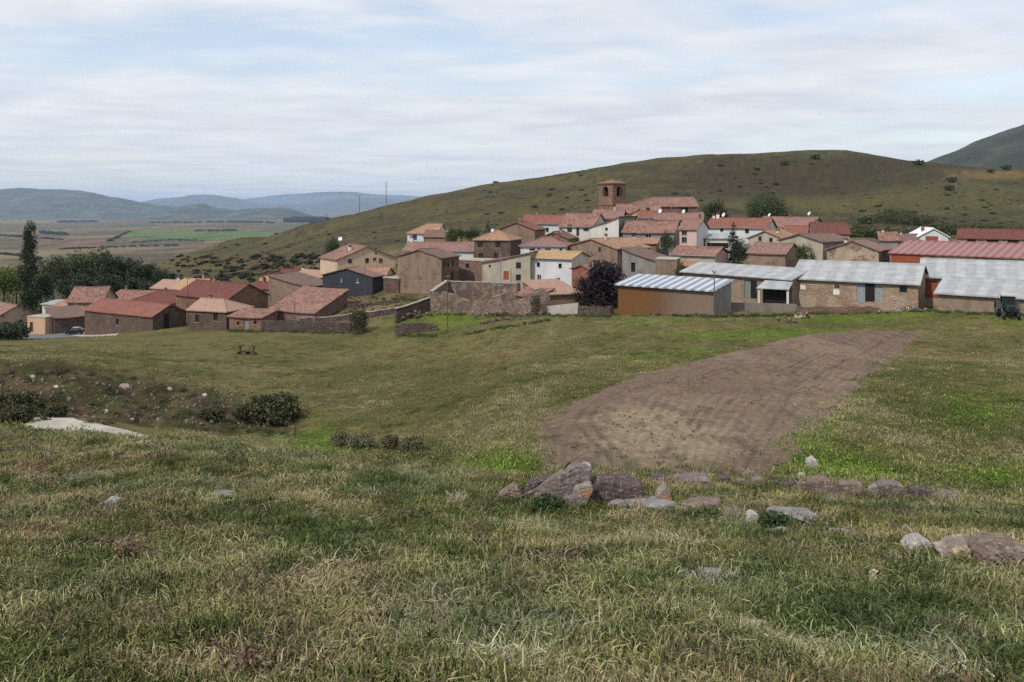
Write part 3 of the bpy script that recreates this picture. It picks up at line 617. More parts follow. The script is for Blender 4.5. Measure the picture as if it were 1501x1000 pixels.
        def slab(b, xa, xb, za, zb_, ra, rb_, m): b.hexa([Pt(xa,za,rb_), Pt(xb,za,rb_), Pt(xb,za,ra), Pt(xa,za,ra), Pt(xa,zb_,rb_), Pt(xb,zb_,rb_), Pt(xb,zb_,ra), Pt(xa,zb_,ra)], m)
        b = MB(); fw = 0.06
        if kind == 'window' and style != 'patch':
            slab(b, x0, x0+ww, z0, z0+fw, r0, r0+.08, 0); slab(b, x0, x0+ww, z1-fw, z1, r0, r0+.08, 0)
            slab(b, x0, x0+fw, z0+fw, z1-fw, r0, r0+.08, 0); slab(b, x0+ww-fw, x0+ww, z0+fw, z1-fw, r0, r0+.08, 0)
            slab(b, x0+ww/2-.03, x0+ww/2+.03, z0+fw, z1-fw, r0+.003, r0+.077, 0)
            slab(b, x0-.08, x0+ww+.08, z0-.07, z0-.003, -.05, 0.1 if rec else -0.003, 1)
            wo = b.build('window', [fm, WHITEF if wall in (W_WHITE, W_OFFW) else CONC], root)
            pb = MB(); rp = r0+(.05 if rec else .02); pb.face([Pt(x0+fw,z0+fw,rp), Pt(x0+ww-fw,z0+fw,rp), Pt(x0+ww-fw,z1-fw,rp), Pt(x0+fw,z1-fw,rp)]); pb.build('pane', GLASS, wo)
            if rec:
                bb = MB()
        elif kind == 'window':
            slab(b, x0, x0+ww, z0, z1, -.02, r0+.1, 0); b.build('window', [fm], root)
        else:
            slab(b, x0, x0+ww, z0, z1, r0+(.1 if style == 'dark' and rec else 0), r0+.06+(.1 if style == 'dark' and rec else 0), 0)  # dark style: black slab, painting the unlit inside where a doorway stands open
            if style != 'dark':
                nb = max(2, int(ww/0.35))
                for k in range(nb): slab(b, x0+ww*k/nb+.02, x0+ww*(k+1)/nb-.02, z0+.03, z1-.03, r0-.025, r0, 0)
            b.build('door', [fm], root)
    # a grey gutter tube along the front eaves of the plastered houses
    if roof in ('x', 'hip', 'hipL', 'hipR') and wall in (W_WHITE, W_OFFW, W_PEACH, W_CREAM, W_BEIGE, W_BLUE):
        b = MB(); b.tube((-hw-g, -hl-o-.06, ze+.02), (hw+g, -hl-o-.06, ze+.02), 0.07, n=6); b.build('gutter', [GREYM], root)
    HOUSES.append(root); root['_f'] = 1; del root['_f']
    return root, (hw, hl, he, hr, zb)
BR = W_BRTAN
# ---- left end of the village
house('tan stone house at the left edge of the frame, pink tiled roof', (-14,292), (62,306), L=9, vb=487, ve=462, vr=448, roof='y', wall=W_TAN, tiles=T_PINK, wins=[(30,474,.9,1.2),(8,476,.8,1.1)], doors=[(41,479,.9,2.0)])
house('low pink walled outbuilding with white coping beside the asphalt', (40,291), (66,288), L=5, vb=488, ve=466, vr=466, roof='flat', wall=W_PEACH, tiles=CONC, doors=[(46,480,.9,2,'brown')], name='outbuilding', cat='outbuilding')
house('dark stone building with grassy roof and pale doorway behind the parked car', (80,297), (126,296), uC=67, vb=489, ve=463, vr=456, roof='shedB', wall=W_DARK, tiles=T_BROWN, doors=[(73,478,1.1,2.6,'white')])
house('long low stone house with bright red roof and dark gable doorway by the car', (124,281), (224,263), uC=273, vb=489, ve=464, vr=447, roof='x', wall=W_DARK, tiles=T_RED, wins=[(172,472,.8,1.2)], doors=[(244,474,1.1,3.4,'dark')])
house('stone house with salmon roof and two small windows, between two red roofed houses', (276,259), (332,254), L=7, vb=484, ve=457, vr=441, roof='hipR', wall=W_DARK, tiles=T_SALMON, wins=[(289,467,.9,1.4),(316,465,.9,1.4)])
house('large stone house under a dark red roof, its broad gable facing right', (258,287), (334,271), uC=393, vb=482, ve=439, vr=417, roof='x', wall=W_BROWN, tiles=T_DRED, wins=[(357,459,.7,1.0),(375,459,.8,1.2),(371,468,.8,.9)], chim=[(0.35,.9,.5,W_TAN)])
house('house with plain red roof behind the long low stone house', (190,322), (256,316), L=9, vb=470, ve=444, vr=428, roof='hipL', wall=BR, tiles=T_DRED)
house('old tan house under patchy pink tiles with one small window, topmost at the left end', (99,328), (149,312), uC=171, vb=466, ve=442, vr=421, roof='x', wall=W_TAN, tiles=T_OLD, wins=[(112,450,.6,.8)])
house('sagging weathered roof adjoining the old tan house with one small window', (158,338), (214,334), L=9, vb=465, ve=441, vr=427, roof='x', wall=W_TAN, tiles=T_OLD, chim=[(0.15,.8,.5,W_BRTAN)])
house('tiny house with orange pyramid roof by the white shed', (79,322), (101,317), L=4.5, vb=468, ve=450, vr=436, roof='hip', wall=W_TAN, tiles=T_ORANGE, chim=[(0.6,1.1,.4,W_REDB)])
house('small white shed at the foot of the tall poplar', (62,335), (79,333), L=4, vb=462, ve=447, vr=441, roof='shedB', wall=W_OFFW, tiles=S_WHITE, name='shed', cat='shed')
house('house with pinkish tan roof beside the dusty track behind the dark red roof', (222,345), (264,340), L=8, vb=450, ve=424, vr=412, roof='x', wall=W_TAN, tiles=T_SALMON)
house('house with ochre tiled roof and thin chimney behind the large dark red roof', (254,335), (290,331), L=8, vb=450, ve=425, vr=410, roof='x', wall=W_TAN, tiles=T_OCHRE, chim=[(0.75,1.2,.4,W_TAN)])
house('narrow pink walled house with tiny windows poking up right of the dark red roof', (380,332), (394,331), L=5, vb=425, ve=405, vr=400, roof='shedR', wall=W_PEACH, tiles=T_RED, wins=[(389,410,.5,.7)])
house('small red roof in front of the narrow pink walled house', (364,314), (394,309), L=6, vb=440, ve=424, vr=415, roof='x', wall=BR, tiles=T_DRED)
house('brown rendered lean-to barn, its roof falling to the right', (394,297), (452,288), L=9, vb=438, ve=421, vr=405, roof='shedL', wall=W_BRTAN, tiles=T_BROWN, name='lean_to_barn', cat='barn')
house('tan walled house left of the black gabled building', (428,322), (474,314), L=8, vb=436, ve=408, vr=398, roof='x', wall=W_TAN, tiles=T_SALMON)
house('low red roof behind the tan walled house', (404,340), (456,336), L=7, vb=418, ve=404, vr=396, roof='x', wall=W_TAN, tiles=T_DRED)
house('little red roofed house left of the big cream gable', (474,330), (496,326), L=6, vb=408, ve=396, vr=387, roof='x', wall=BR, tiles=T_DRED)
house('big cream house with five small dark windows in its gable', (494,303), (580,316), L=11, vb=418, ve=378, vr=361, roof='y', wall=W_CREAM, tiles=T_OLD, wins=[(513,383,.8,.9),(538,382,.8,1.0),(558,382,.9,1.0,'orange'),(549,380,.8,.7,'orange'),(558,398,1,1.1),(551,371,.4,.4)], chim=[(0.2,.8,.6,WHITEF)], dish=[(0.2,1.5)])
house('narrow dark stone annex squeezed between the black gable and the tall brown gable', (562,272), (585,268), L=7, vb=442, ve=409, vr=409, roof='flat', wall=W_DARK, tiles=CONC)
house('orange roofed annex between the cream house and the black gable', (517,294), (563,291), L=6, vb=428, ve=407, vr=393, roof='x', wall=W_CREAM, tiles=T_ORANGE)
house('black gabled building with two white framed openings', (473,279), (546,271), uC=562, vb=441, ve=406, vr=393, roof='y', wall=W_BLACK, tiles=T_PINK, wins=[(500,410,.4,.9,'white'),(524,411,.8,1.0,'white')], cat='barn', name='gabled_building')
house('stone cottage with patchy pink and orange roof behind the dry stone wall', (396,260), (462,250), uC=509, vb=470, ve=459, vr=426, roof='shedB', wall=W_PINKS, tiles=T_OLD, doors=[(504,452,.8,1.6,'red')], name='cottage')
house('tall brown rendered house with plain windowless gable', (583,269), (647,260), uC=673, vb=434, ve=378, vr=366, roof='y', wall=W_BRTAN, side=W_BROWN, tiles=T_BROWN, wins=[(652,388,.6,1.2),(657,388,.6,1.2),(664,387,.6,1.2)], doors=[(655,409,.7,1.6,'brown'),(663,406,.9,2.0,'brown')])
house('long pink roofed house with white end wall behind the tall brown gable', (592,302), (694,297), L=8, vb=386, ve=368, vr=356, roof='x', wall=W_WHITE, tiles=T_PINK, chim=[(0.73,.9,.6,W_BRTAN),(0.03,1.0,.6,W_OFFW)])
house('light blue house with orange roof standing alone above the village', (597,402), (640,398), L=9, vb=357, ve=342, vr=329, roof='hipL', wall=W_BLUE, tiles=T_ORANGE, wins=[(608,348,1.3,1.5,'orange')])
house('brown shed against the light blue house', (621,390), (653,388), L=6, vb=357, ve=347, vr=338, roof='x', wall=BR, tiles=T_BROWN, name='shed', cat='shed')
house('square dark stone house with orange hipped roof and white chimney cap', (695,287), (748,283), L=8, vb=384, ve=352, vr=339, roof='hip', wall=W_DARK, tiles=T_ORANGE, wins=[(704,359,1.1,1.2),(730,359,1.1,1.2),(705,376,1,1.2),(727,376,.8,1.2)], chim=[(0.35,.5,.6,WHITEF)])
house('low pinkish stone annex with flat top and one window beneath the square stone house', (672,277), (709,272), L=6, vb=407, ve=383, vr=383, roof='flat', wall=W_PINKS, tiles=CONC, wins=[(685,390,.8,.9)])
house('brown gabled house behind the square stone house, two chimneys', (730,314), (784,310), L=10, vb=372, ve=337, vr=326, roof='y', wall=W_BRTAN, tiles=T_RED, chim=[(0.5,1.1,.7,W_BRTAN),(0.0,.8,.5,W_BRTAN)])
house('white house with red roof and dark doorway left of the church tower', (762,338), (819,331), L=9, vb=348, ve=328, vr=316, roof='x', wall=W_WHITE, tiles=T_RED, wins=[(802,337,.8,1)], chim=[(0.28,.9,.6,W_BRTAN)])
house('low brown house with flat gable between white walls', (790,300), (832,296), L=8, vb=362, ve=350, vr=340, roof='y', wall=BR, tiles=T_BROWN, wins=[(811,346,.4,.4)])
house('low white house with pink hipped roof and a row of small vents', (763,277), (830,273), L=8, vb=374, ve=361, vr=349, roof='hip', wall=W_WHITE, tiles=T_PINK, wins=[(780,366,1.1,.5,'grey'),(790,366,.5,.5,'brown'),(803,366,1.1,.5,'grey'),(822,366,.5,.5)])
house('beige house with slanting roofline, red door and metal flue', (707,254), (777,250), L=8, vb=414, ve=385, vr=371, roof='shedR', wall=W_BEIGE, tiles=T_PINK, wins=[(718,390,.4,.4),(760,389,.9,1.1),(760,407,.9,1.1)], doors=[(742,404,1.0,1.5,'red')])
house('bright white house with ochre roof and four small windows', (778,250), (838,246), uC=864, vb=417, ve=380, vr=370, roof='x', wall=W_WHITE, side=W_OFFW, tiles=T_OCHRE, wins=[(789,388,.65,.85,'dark'),(821,390,.65,.85,'dark'),(790,408,.8,1.2,'white'),(818,411,.7,.8,'dark')])
house('big old brown house with patchy orange roof behind the purple tree', (832,264), (905,255), uC=953, vb=398, ve=365, vr=350, roof='y', wall=W_BRTAN, tiles=T_ORANGE, wins=[(879,366,.7,.9,'dark')])
house('grey rendered shed with roofline falling to the right, right of the purple tree', (912,247), (961,240), L=7, vb=404, ve=383, vr=365, roof='shedL', wall=W_GREY, tiles=T_BROWN, name='shed', cat='shed', doors=[(928,392,.8,1.6,'dark')])
house('small reddish gable half hidden by the purple tree', (838,238), (868,230), L=5, vb=418, ve=397, vr=388, roof='y', wall=stone((0.24,0.11,0.08)), tiles=T_PINK)
house('low brown building with flat salmon roof left of the purple tree', (798,220), (850,224), L=9, vb=444, ve=430, vr=416, roof='shedB', wall=W_BRTAN, tiles=T_SALMON)
house('house with pale striped tiles and dark windows below the church tower', (820,312), (868,306), L=10, vb=352, ve=332, vr=314, roof='x', wall=W_OFFW, tiles=T_OLD, wins=[(835,335,1.1,1.6,'dark'),(859,335,1.2,1.2,'dark')], doors=[(847,340,.7,1.8,'brown')])
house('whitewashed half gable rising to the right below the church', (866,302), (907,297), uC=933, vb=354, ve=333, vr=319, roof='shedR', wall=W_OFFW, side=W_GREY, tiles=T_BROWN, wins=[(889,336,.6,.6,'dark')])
house('pink roofed house joining the church front', (868,325), (912,322), L=9, vb=335, ve=320, vr=308, roof='x', wall=BR, tiles=T_PINK, wins=[(885,324,.9,.7,'dark')])
house('tiny cream gable in front of the nave', (917,322), (938,321), L=6, vb=328, ve=317, vr=306, roof='shedR', wall=W_CREAM, tiles=T_OLD)
house('small white house with red roof under the church nave', (934,316), (960,314), L=6, vb=332, ve=319, vr=310, roof='x', wall=W_OFFW, tiles=T_RED)
house('grey walled house with weathered pink roof and white framed windows', (913,293), (988,286), L=9, vb=366, ve=341, vr=325, roof='x', wall=W_GREY, tiles=T_OLD, wins=[(929,345,.9,.9,'white'),(950,346,1.2,.8,'white'),(972,352,1,1.2,'brown')])
house('tan brick house with orange stripe of wall under the grey walled house', (918,278), (962,275), L=5, vb=376, ve=357, vr=350, roof='shedB', wall=W_BRTAN, tiles=T_ORANGE)
house('low pink roofs behind the white gable house', (960,310), (1030,306), L=9, vb=334, ve=322, vr=313, roof='x', wall=BR, tiles=T_PINK, dish=[(0.1,.5),(0.6,.4)])
house('house with pink front, white gable end and pink roof', (996,278), (1021,270), uC=1038, vb=366, ve=336, vr=322, roof='x', wall=W_PINK, side=W_WHITE, tiles=T_PINK, wins=[(1003,341,1.0,1.1,'grey'),(1003,352,1.0,1.1,'grey')])
house('long white house with red roof and pointed white end gable', (1036,296), (1124,290), uC=1137, vb=364, ve=334, vr=321, roof='x', wall=W_WHITE, tiles=T_RED, wins=[(1058,337,.7,.8,'dark'),(1095,339,.8,.9,'dark'),(1110,350,.8,1,'brown')], chim=[(0.1,.9,.6,WHITEF),(0.03,.6,.5,WHITEF)], dish=[(0.2,.8)])
house('low white garage with dark opening in front of the long white house', (1034,278), (1070,276), L=5, vb=366, ve=350, vr=346, roof='shedB', wall=W_OFFW, tiles=S_WHITE, doors=[(1052,360,4,1.0,'dark')])
house('low tiled roof with pale wall and pink end gable left of the dark conifer', (984,243), (1048,239), uC=1067, vb=390, ve=375, vr=363, roof='x', wall=W_BEIGE, side=W_PINK, tiles=T_OLD)
house('brown boxy ruin overgrown with ivy behind the striped roof', (961,234), (992,232), L=5, vb=404, ve=381, vr=381, roof='flat', wall=W_BRTAN, tiles=CONC, cat='ruin', name='roofless_house')
house('small orange roof behind the left end of the first pale barn', (996,240), (1018,238), L=7, vb=398, ve=390, vr=380, roof='x', wall=W_TAN, tiles=T_ORANGE)
house('cream gable with two small windows and orange roof', (1096,270), (1146,264), uC=1169, vb=368, ve=350, vr=338, roof='y', wall=W_BEIGE, tiles=T_ORANGE, wins=[(1114,350,.6,.9,'dark'),(1130,352,.6,.8,'dark')])
house('long pinkish roof behind the cream gable', (1110,326), (1189,320), uC=1208, vb=348, ve=333, vr=319, roof='x', wall=W_TAN, side=W_GREY, tiles=T_PINK, dish=[(0.1,.5),(0.85,.9)], chim=[(0.5,.6,.5,W_BRTAN)])
house('plain dark crimson roof at the back right of the village', (1193,300), (1245,297), L=10, vb=352, ve=343, vr=327, roof='x', wall=W_TAN, tiles=T_DRED)
house('small red roofed house among larger gables', (1150,288), (1182,285), L=7, vb=356, ve=343, vr=332, roof='x', wall=BR, tiles=T_RED)
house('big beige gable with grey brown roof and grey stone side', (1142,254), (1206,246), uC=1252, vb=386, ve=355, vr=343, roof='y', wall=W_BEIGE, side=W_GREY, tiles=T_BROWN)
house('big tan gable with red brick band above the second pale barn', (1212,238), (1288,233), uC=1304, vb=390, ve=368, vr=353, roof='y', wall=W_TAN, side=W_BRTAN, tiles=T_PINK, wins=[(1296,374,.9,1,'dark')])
house('brown outhouse with salmon red roof behind the first pale barn', (1097,233), (1151,229), uC=1172, vb=392, ve=372, vr=358, roof='x', wall=W_BRTAN, tiles=T_PINK, name='outhouse', cat='outbuilding')
house('small old roof with grey wall behind the brick chimney', (1290,292), (1316,290), L=6, vb=362, ve=352, vr=341, roof='x', wall=W_GREY, tiles=T_OLD)
house('low brown grey roof left of the white gabled roof', (1318,300), (1347,298), L=6, vb=360, ve=353, vr=344, roof='x', wall=BR, tiles=T_BROWN)
house('white gabled roof with little red brick front', (1346,300), (1390,298), L=8, vb=358, ve=347, vr=335, roof='y', wall=W_WHITE, tiles=plain('white_sheet_roof', (0.7,0.7,0.68), 0.5, 0.05), doors=[(1366,352,2.4,1.6,'red')])
house('long low barn with two toned red roof at the right edge of the village', (1404,308), (1540,292), L=9, vb=362, ve=349, vr=336, vA=True, roof='x', wall=W_TAN, tiles=T_DRED, doors=[(1424,354,1.6,1.4,'dark'),(1455,355,2.2,1.6,'dark'),(1485,356,2.0,1.6,'dark')], name='barn', cat='barn')
house('long hall with striped crimson metal roof behind the pale barns', (1305,232), (1570,200), L=15, vb=400, ve=371, vr=354, vA=True, roof='x', wall=W_TAN, tiles=S_REDM, name='metal_roofed_hall', cat='barn', doors=[(1328,381,4.8,2.2,'red')])
# ---- farm barns
B1, _ = house('first pale roofed barn, the one with the dark green door and lean-to canopy', (1001,222), (1161,197), L=9, vb=443, ve=398, vr=386, vA=True, roof='x', wall=W_BARNTAN, tiles=S_WHITE, doors=[(1097,430,1.4,2.6,'green'),(1105,430,1.0,2.6,'dark')], name='barn', cat='barn', group='pale roofed barns', over=0.5)
B2, _ = house('second pale roofed barn, the one with open blue grey double doors', (1161.5,200), (1346,184), L=10, vb=450, ve=407, vr=383, vA=True, roof='x', wall=W_BARN, tiles=S_WHITE, doors=[(1263,429,1.2,2.55,'metal'),(1275,428,1.15,2.55,'dark'),(1287,428,1.2,2.55,'metal')], wins=[(1324,424,.9,.9,'dark'),(1226,428,.8,.75,'patch'),(1227,420,.7,.6,'grey'),(1177,421,.7,.6,'patch')], name='barn', cat='barn', group='pale roofed barns', over=0.5)
B3, _ = house('pale roofed barn with dark red door, set back behind its neighbour at the right edge', (1350,196), (1580,180), L=11, vb=448, ve=405, vr=381, vA=True, roof='x', wall=W_BARN, tiles=S_WHITE, doors=[(1364,429,1.7,2.4,'red')], name='barn', cat='barn', group='pale roofed barns', over=0.5)
B4, _ = house('front pale roofed barn with plain tan wall beside the tractor', (1374,176), (1560,161), L=10, vb=459, ve=429, vr=408, vA=True, roof='x', wall=W_BARNTAN, tiles=S_WHITE, name='barn', cat='barn', group='pale roofed barns', over=0.5)
house('orange walled shed under a striped white and blue grey sheet roof', (906,190), (1046,175), L=5.5, vb=462, ve=417, vr=409, vA=True, roof='shedB', wall=W_ORG, side=W_GREY, tiles=S_STRIPE, name='striped_roof_shed', cat='shed', over=0.5)
# ---- church
house('brown stone church nave under a long weathered orange roof', (918,347), (1023,345), L=15, vb=332, ve=303, vr=290, roof='hipL', wall=stone((0.18,0.12,0.09)), tiles=T_OLD, doors=[(1002,308,2.2,1.6,'dark')], name='church', cat='church', group=None)
house('lower tiled aisle in front of the church nave', (905,334), (968,332), L=9, vb=334, ve=312, vr=300, roof='x', wall=stone((0.18,0.12,0.09)), tiles=T_OLD, wins=[(950,307,.8,.8,'dark')], name='church_aisle', cat='church', group=None)
def tower():
    PA = Vector((px(877.5,S*352), S*352)); PB = Vector((px(898,S*347), S*347)); d, n, W = fit_line(PA, PB); k = (917-UC)/F
    L = (k*PB.y-PB.x)/(n.x-k*n.y); W = max(W, 3.2); print('tower', W, L)
    # turn the shaft so both faces show: solve a square whose corners meet the three bearings
    best = None
    for a in np.linspace(-1.2, -0.2, 60):
        for s in np.linspace(3, 9, 60):
            dd = Vector((math.cos(a), math.sin(a))); nn = Vector((-dd.y, dd.x)); c = Vector((px(898,S*347), S*347))
            l = c - dd*s; r = c + nn*s
            e = abs(UC+F*l.x/l.y-877.5) + abs(UC+F*r.x/r.y-917)
            if best is None or e < best[0]: best = (e, a, s)
    e, a, s = best; dd = Vector((math.cos(a), math.sin(a))); nn = Vector((-dd.y, dd.x)); c = Vector((px(898,S*347), S*347))
    ctr = c - dd*s/2 + nn*s/2; zb = pz(334, S*350); zt = pz(270, S*347)-zb; zc = pz(300, S*347)-zb; ztop = pz(264, S*350)-zb
    root = empty('church_tower', (ctr.x, ctr.y, zb), a, label='square brown stone bell tower with arched openings, joined to the church nave', cat='church tower')
    h = s/2; st = stone((0.20,0.13,0.095), None, 1.8, 0.3, 'red_brown_tower_stone'); mb = MB()
    cor = [(-h,-h),(h,-h),(h,h),(-h,h)]; dirs = [((1,0),(0,-1)), ((0,1),(1,0)), ((-1,0),(0,1)), ((0,-1),(-1,0))]
    aw = s*0.2; az0 = zt-3.0; az1 = zt-1.5
    for f in range(4):
        O, (q, no) = cor[f], dirs[f]
        wallface(mb, O, q, no, s, -3, az1+aw+0.2, [(h-aw, h+aw, az0, az1+aw+0.2)], 0, 0.5)
        P = lambda x, z, r=0: Vector((O[0]+q[0]*x-no[0]*r, O[1]+q[1]*x-no[1]*r, z))
        mb.face([P(0,az1+aw+.2), P(s,az1+aw+.2), P(s,zt), P(0,zt)])
        for k2 in range(8):                       # the arch: spandrels that round off the opening's top
            a0, a1 = math.pi*k2/8, math.pi*(k2+1)/8
            x0, x1 = h-aw*math.cos(a0), h-aw*math.cos(a1); z0, z1 = az1+aw*math.sin(a0), az1+aw*math.sin(a1)
            mb.face([P(x0,z0), P(x1,z1), P(x1,az1+aw+.2), P(x0,az1+aw+.2)]); mb.face([P(x0,z0), P(x0,z0,.5), P(x1,z1,.5), P(x1,z1)])
    mb.build('shaft', st, root)
    b = MB(); b.box(-h-.15, h+.15, -h-.15, h+.15, zc-.15, zc+.15); b.build('string_course', st, root)
    b = MB(); b.box(-h-.3, h+.3, -h-.3, h+.3, zt, zt+.25); b.build('cornice', st, root)
    b = MB(); o = h+.45; z = zt+.26; ap = (0, 0, ztop+.2)
    for p, q in (((-o,-o),(o,-o)), ((o,-o),(o,o)), ((o,o),(-o,o)), ((-o,o),(-o,-o))): b.face([(*p,z),(*q,z),ap])
    b.face([(-o,-o,z),(-o,o,z),(o,o,z),(o,-o,z)]); b.build('roof', T_OLD, root)
    bb = MB(); prof = [(0.05,0.75),(0.28,0.7),(0.32,0.4),(0.5,0.05),(0.52,0)]
    for (r0, z0), (r1, z1) in zip(prof, prof[1:]): bb.tube((0,0,az0+0.7+z1), (0,0,az0+0.7+z0), r1, r0, 12, caps=False)
    bb.tube((-h+.3,0,az0+1.5), (h-.3,0,az0+1.5), .06, n=6); bb.build('bell', plain('dark_bronze', (0.06,0.05,0.03), 0.4, 0.2, 2, 0.8), root)
    bk = MB(); bk.box(-h*.55, h*.55, -h*.55, h*.55, az0-1, zt-.1); bk.build('belfry_dark_fill', BLACK, root)  # black box paints the shade inside the belfry, no real masonry
tower()
# ---------------------------------------------------------------- roofless stone walls and field walls
def wall_run(name, label, pts, thick, mat, seed=0, step=0.5, rag=0.25, coping=None, cat='stone wall', group=None, gaps=()):
    """a wall following pixel points (u, distance, v of top, v of foot), with a ragged top"""
    P = [Vector((px(u, D*S), D*S)) for u, D, vt, vb in pts]; Tz = [pz(vt, D*S) for u, D, vt, vb in pts]
    Bz = [min(pz(vb, D*S), gnd(p.x, p.y)+.1)-0.8 for (u, D, vt, vb), p in zip(pts, P)]
    ss = [0]
    for a, b in zip(P, P[1:]): ss.append(ss[-1]+(b-a).length)
    n = max(2, int(ss[-1]/step)); rr = random.Random(seed); samp = []
    for k in range(n+1):
        s = ss[-1]*k/n; i = min(max([j for j in range(len(ss)) if ss[j] <= s+1e-6]), len(P)-2); t = (s-ss[i])/(ss[i+1]-ss[i])
        p = P[i].lerp(P[i+1], t); dd = (P[i+1]-P[i]).normalized(); nn = Vector((-dd.y, dd.x))
        j = rr.uniform(-1, 1)*rag; th = thick*(1+rr.uniform(-.12, .12)*(rag > 0))
        samp.append((p, nn, Tz[i]*(1-t)+Tz[i+1]*t + j, Bz[i]*(1-t)+Bz[i+1]*t, th))
    root = empty(name, (P[0].x, P[0].y, Bz[0]+.8), 0, label=label, cat=cat, group=group); o = Vector((P[0].x, P[0].y, Bz[0]+.8))
    mb = MB(); cp = MB()
    def ring(s, e=0, z=None): 
        p, nn, zt, zb, th = s; h = th/2+e; z = zt if z is None else z
        return [Vector((p.x+nn.x*h, p.y+nn.y*h, z))-o, Vector((p.x-nn.x*h, p.y-nn.y*h, z))-o]
    for a, b in zip(samp, samp[1:]):
        a0, a1 = ring(a, .12, a[3]), ring(a); b0, b1 = ring(b, .12, b[3]), ring(b)
        mb.face([a0[1], b0[1], b1[1], a1[1]]); mb.face([b0[0], a0[0], a1[0], b1[0]]); mb.face([a1[1], b1[1], b1[0], a1[0]])
        if coping:
            A0, A1 = ring(a, .06, a[2]+.01), ring(a, .06, a[2]+.13); B0, B1 = ring(b, .06, b[2]+.01), ring(b, .06, b[2]+.13)
            cp.hexa([A0[1], B0[1], B0[0], A0[0], A1[1], B1[1], B1[0], A1[0]])
    for q in (samp[0], samp[-1]):
        a0, a1 = ring(q, .12, q[3]), ring(q); mb.face([a0[0], a0[1], a1[1], a1[0]])
    mb.build('masonry', mat, root)
    if coping: cp.build('coping', coping, root)
    return root
ST1 = stone((0.20,0.15,0.125), (0.27,0.22,0.19), 2.0, 0.45, 'ruin_stone', (0.12,0.085,0.07)); ST2 = stone((0.10,0.078,0.065), (0.035,0.03,0.027), 2.4, 0.4, 'dry_stone')
PALE = plaster((0.38,0.345,0.30), 0.4, 'pale_coping')
ruin = 'walls of the roofless stone enclosure'
wall_run('ruined_wall', 'back wall of the roofless stone enclosure, straight with flat pale top', [(655,250,413,430),(710,248,414,430),(762,243,416,432)], .6, ST1, 1, .7, .05, PALE, group=ruin)
wall_run('ruined_wall', 'short left wall of the roofless enclosure, its pale top sloping down towards the viewer', [(655,249,412,430),(633,236,427,452)], .6, ST1, 2, .6, .04, PALE, group=ruin)
wall_run('ruined_wall', 'front wall of the roofless enclosure with a broken uneven top, nearest the green plot', [(633,236,428,450),(662,233,431,452),(678,231,439,454),(700,227,443,456),(722,224,440,458),(740,222,446,458),(768,217,440,460)], .6, ST1, 3, .45, .34, None, group=ruin)
wall_run('ruined_wall', 'pale topped wall rising diagonally at the right of the roofless enclosure', [(722,240,436,452),(740,239,431,452),(760,238,414,440)], .5, ST1, 4, .6, .03, PALE, group=ruin)
wall_run('ruined_wall', 'tall crumbling end wall of the ruin beside the low salmon roof', [(768,217,436,460),(783,215,427,461),(796,214,423,462),(806,214,432,462)], .7, ST1, 5, .5, .2, None, group=ruin)
house('sunken red tiled lean-to inside the ruin', (757,222), (792,218), L=4, vb=446, ve=435, vr=424, roof='shedB', wall=W_PINKS, tiles=T_OLD, name='lean_to', cat='lean-to', group=None)
wall_run('retaining_wall', 'pale topped retaining wall climbing to the roofless enclosure', [(580,229,453,468),(600,232,447,466),(632,237,436,456)], .5, ST2, 6, .8, .05, PALE)
wall_run('dry_stone_wall', 'long dark dry stone wall in front of the stone cottage', [(384,238,470,484),(430,236,470,485),(480,233,472,486),(515,231,474,487)], .6, ST2, 7, .5, .08)
wall_run('terrace_wall', 'low pale topped terrace wall above the dark dry stone wall', [(440,252,466,472),(480,250,465,472),(512,248,461,470),(560,244,455,466),(592,241,449,460)], .5, ST2, 8, .6, .08, PALE)
wall_run('terrace_wall', 'dark rubble terrace wall under the black gabled building', [(508,262,447,456),(540,259,445,455),(584,256,440,452)], .6, ST2, 15, .5, .2, None)
wall_run('dry_stone_wall', 'short dark block of dry stone wall between the bush and the pole', [(582,216,478,490),(590,215,474,491),(620,214,473,491),(641,214,476,491)], .9, ST2, 9, .4, .06)
wall_run('dry_stone_wall', 'tumbled dark rubble wall curving along the bright green plot', [(684,207,482,489),(700,208,477,487),(720,209,469,482),(745,210,466,478),(765,209,464,476),(790,207,463,473),(806,206,459,470)], 1.0, ST2, 10, .35, .2)
wall_run('yard_wall', 'grey brown block wall in front of the first pale barn', [(1047,188,443,462),(1100,187,444,461),(1168,184,446,460)], .3, W_BLOCK, 11, 3, 0, None)
wall_run('yard_wall', 'low crumbling brick wall below the double doors of the second barn', [(1168,183,450,460),(1232,181,449,460),(1290,180,450,459)], .35, stone((0.17,0.105,0.085), None, 3), 12, .6, .12, None)
wall_run('yard_wall', 'pale concrete wall sloping down to the left below the salmon roof', [(802,212,449,460),(848,209,444,457)], .3, CONC, 13, 3, 0, None)
wall_run('yard_wall', 'low dark stone wall at the foot of the purple tree', [(849,209,449,458),(897,196,450,462)], .5, ST2, 14, .5, .12, None)
house('low stone annex with small dark openings in the dry walled yard', (336,250), (384,247), L=5, vb=484, ve=466, vr=459, roof='shedB', wall=W_BROWN, tiles=T_OLD, wins=[(349,474,.5,.6,'dark'),(374,473,.6,.6,'dark')], doors=[(361,477,.9,1.7,'grey')], name='stone_annex', cat='outbuilding')

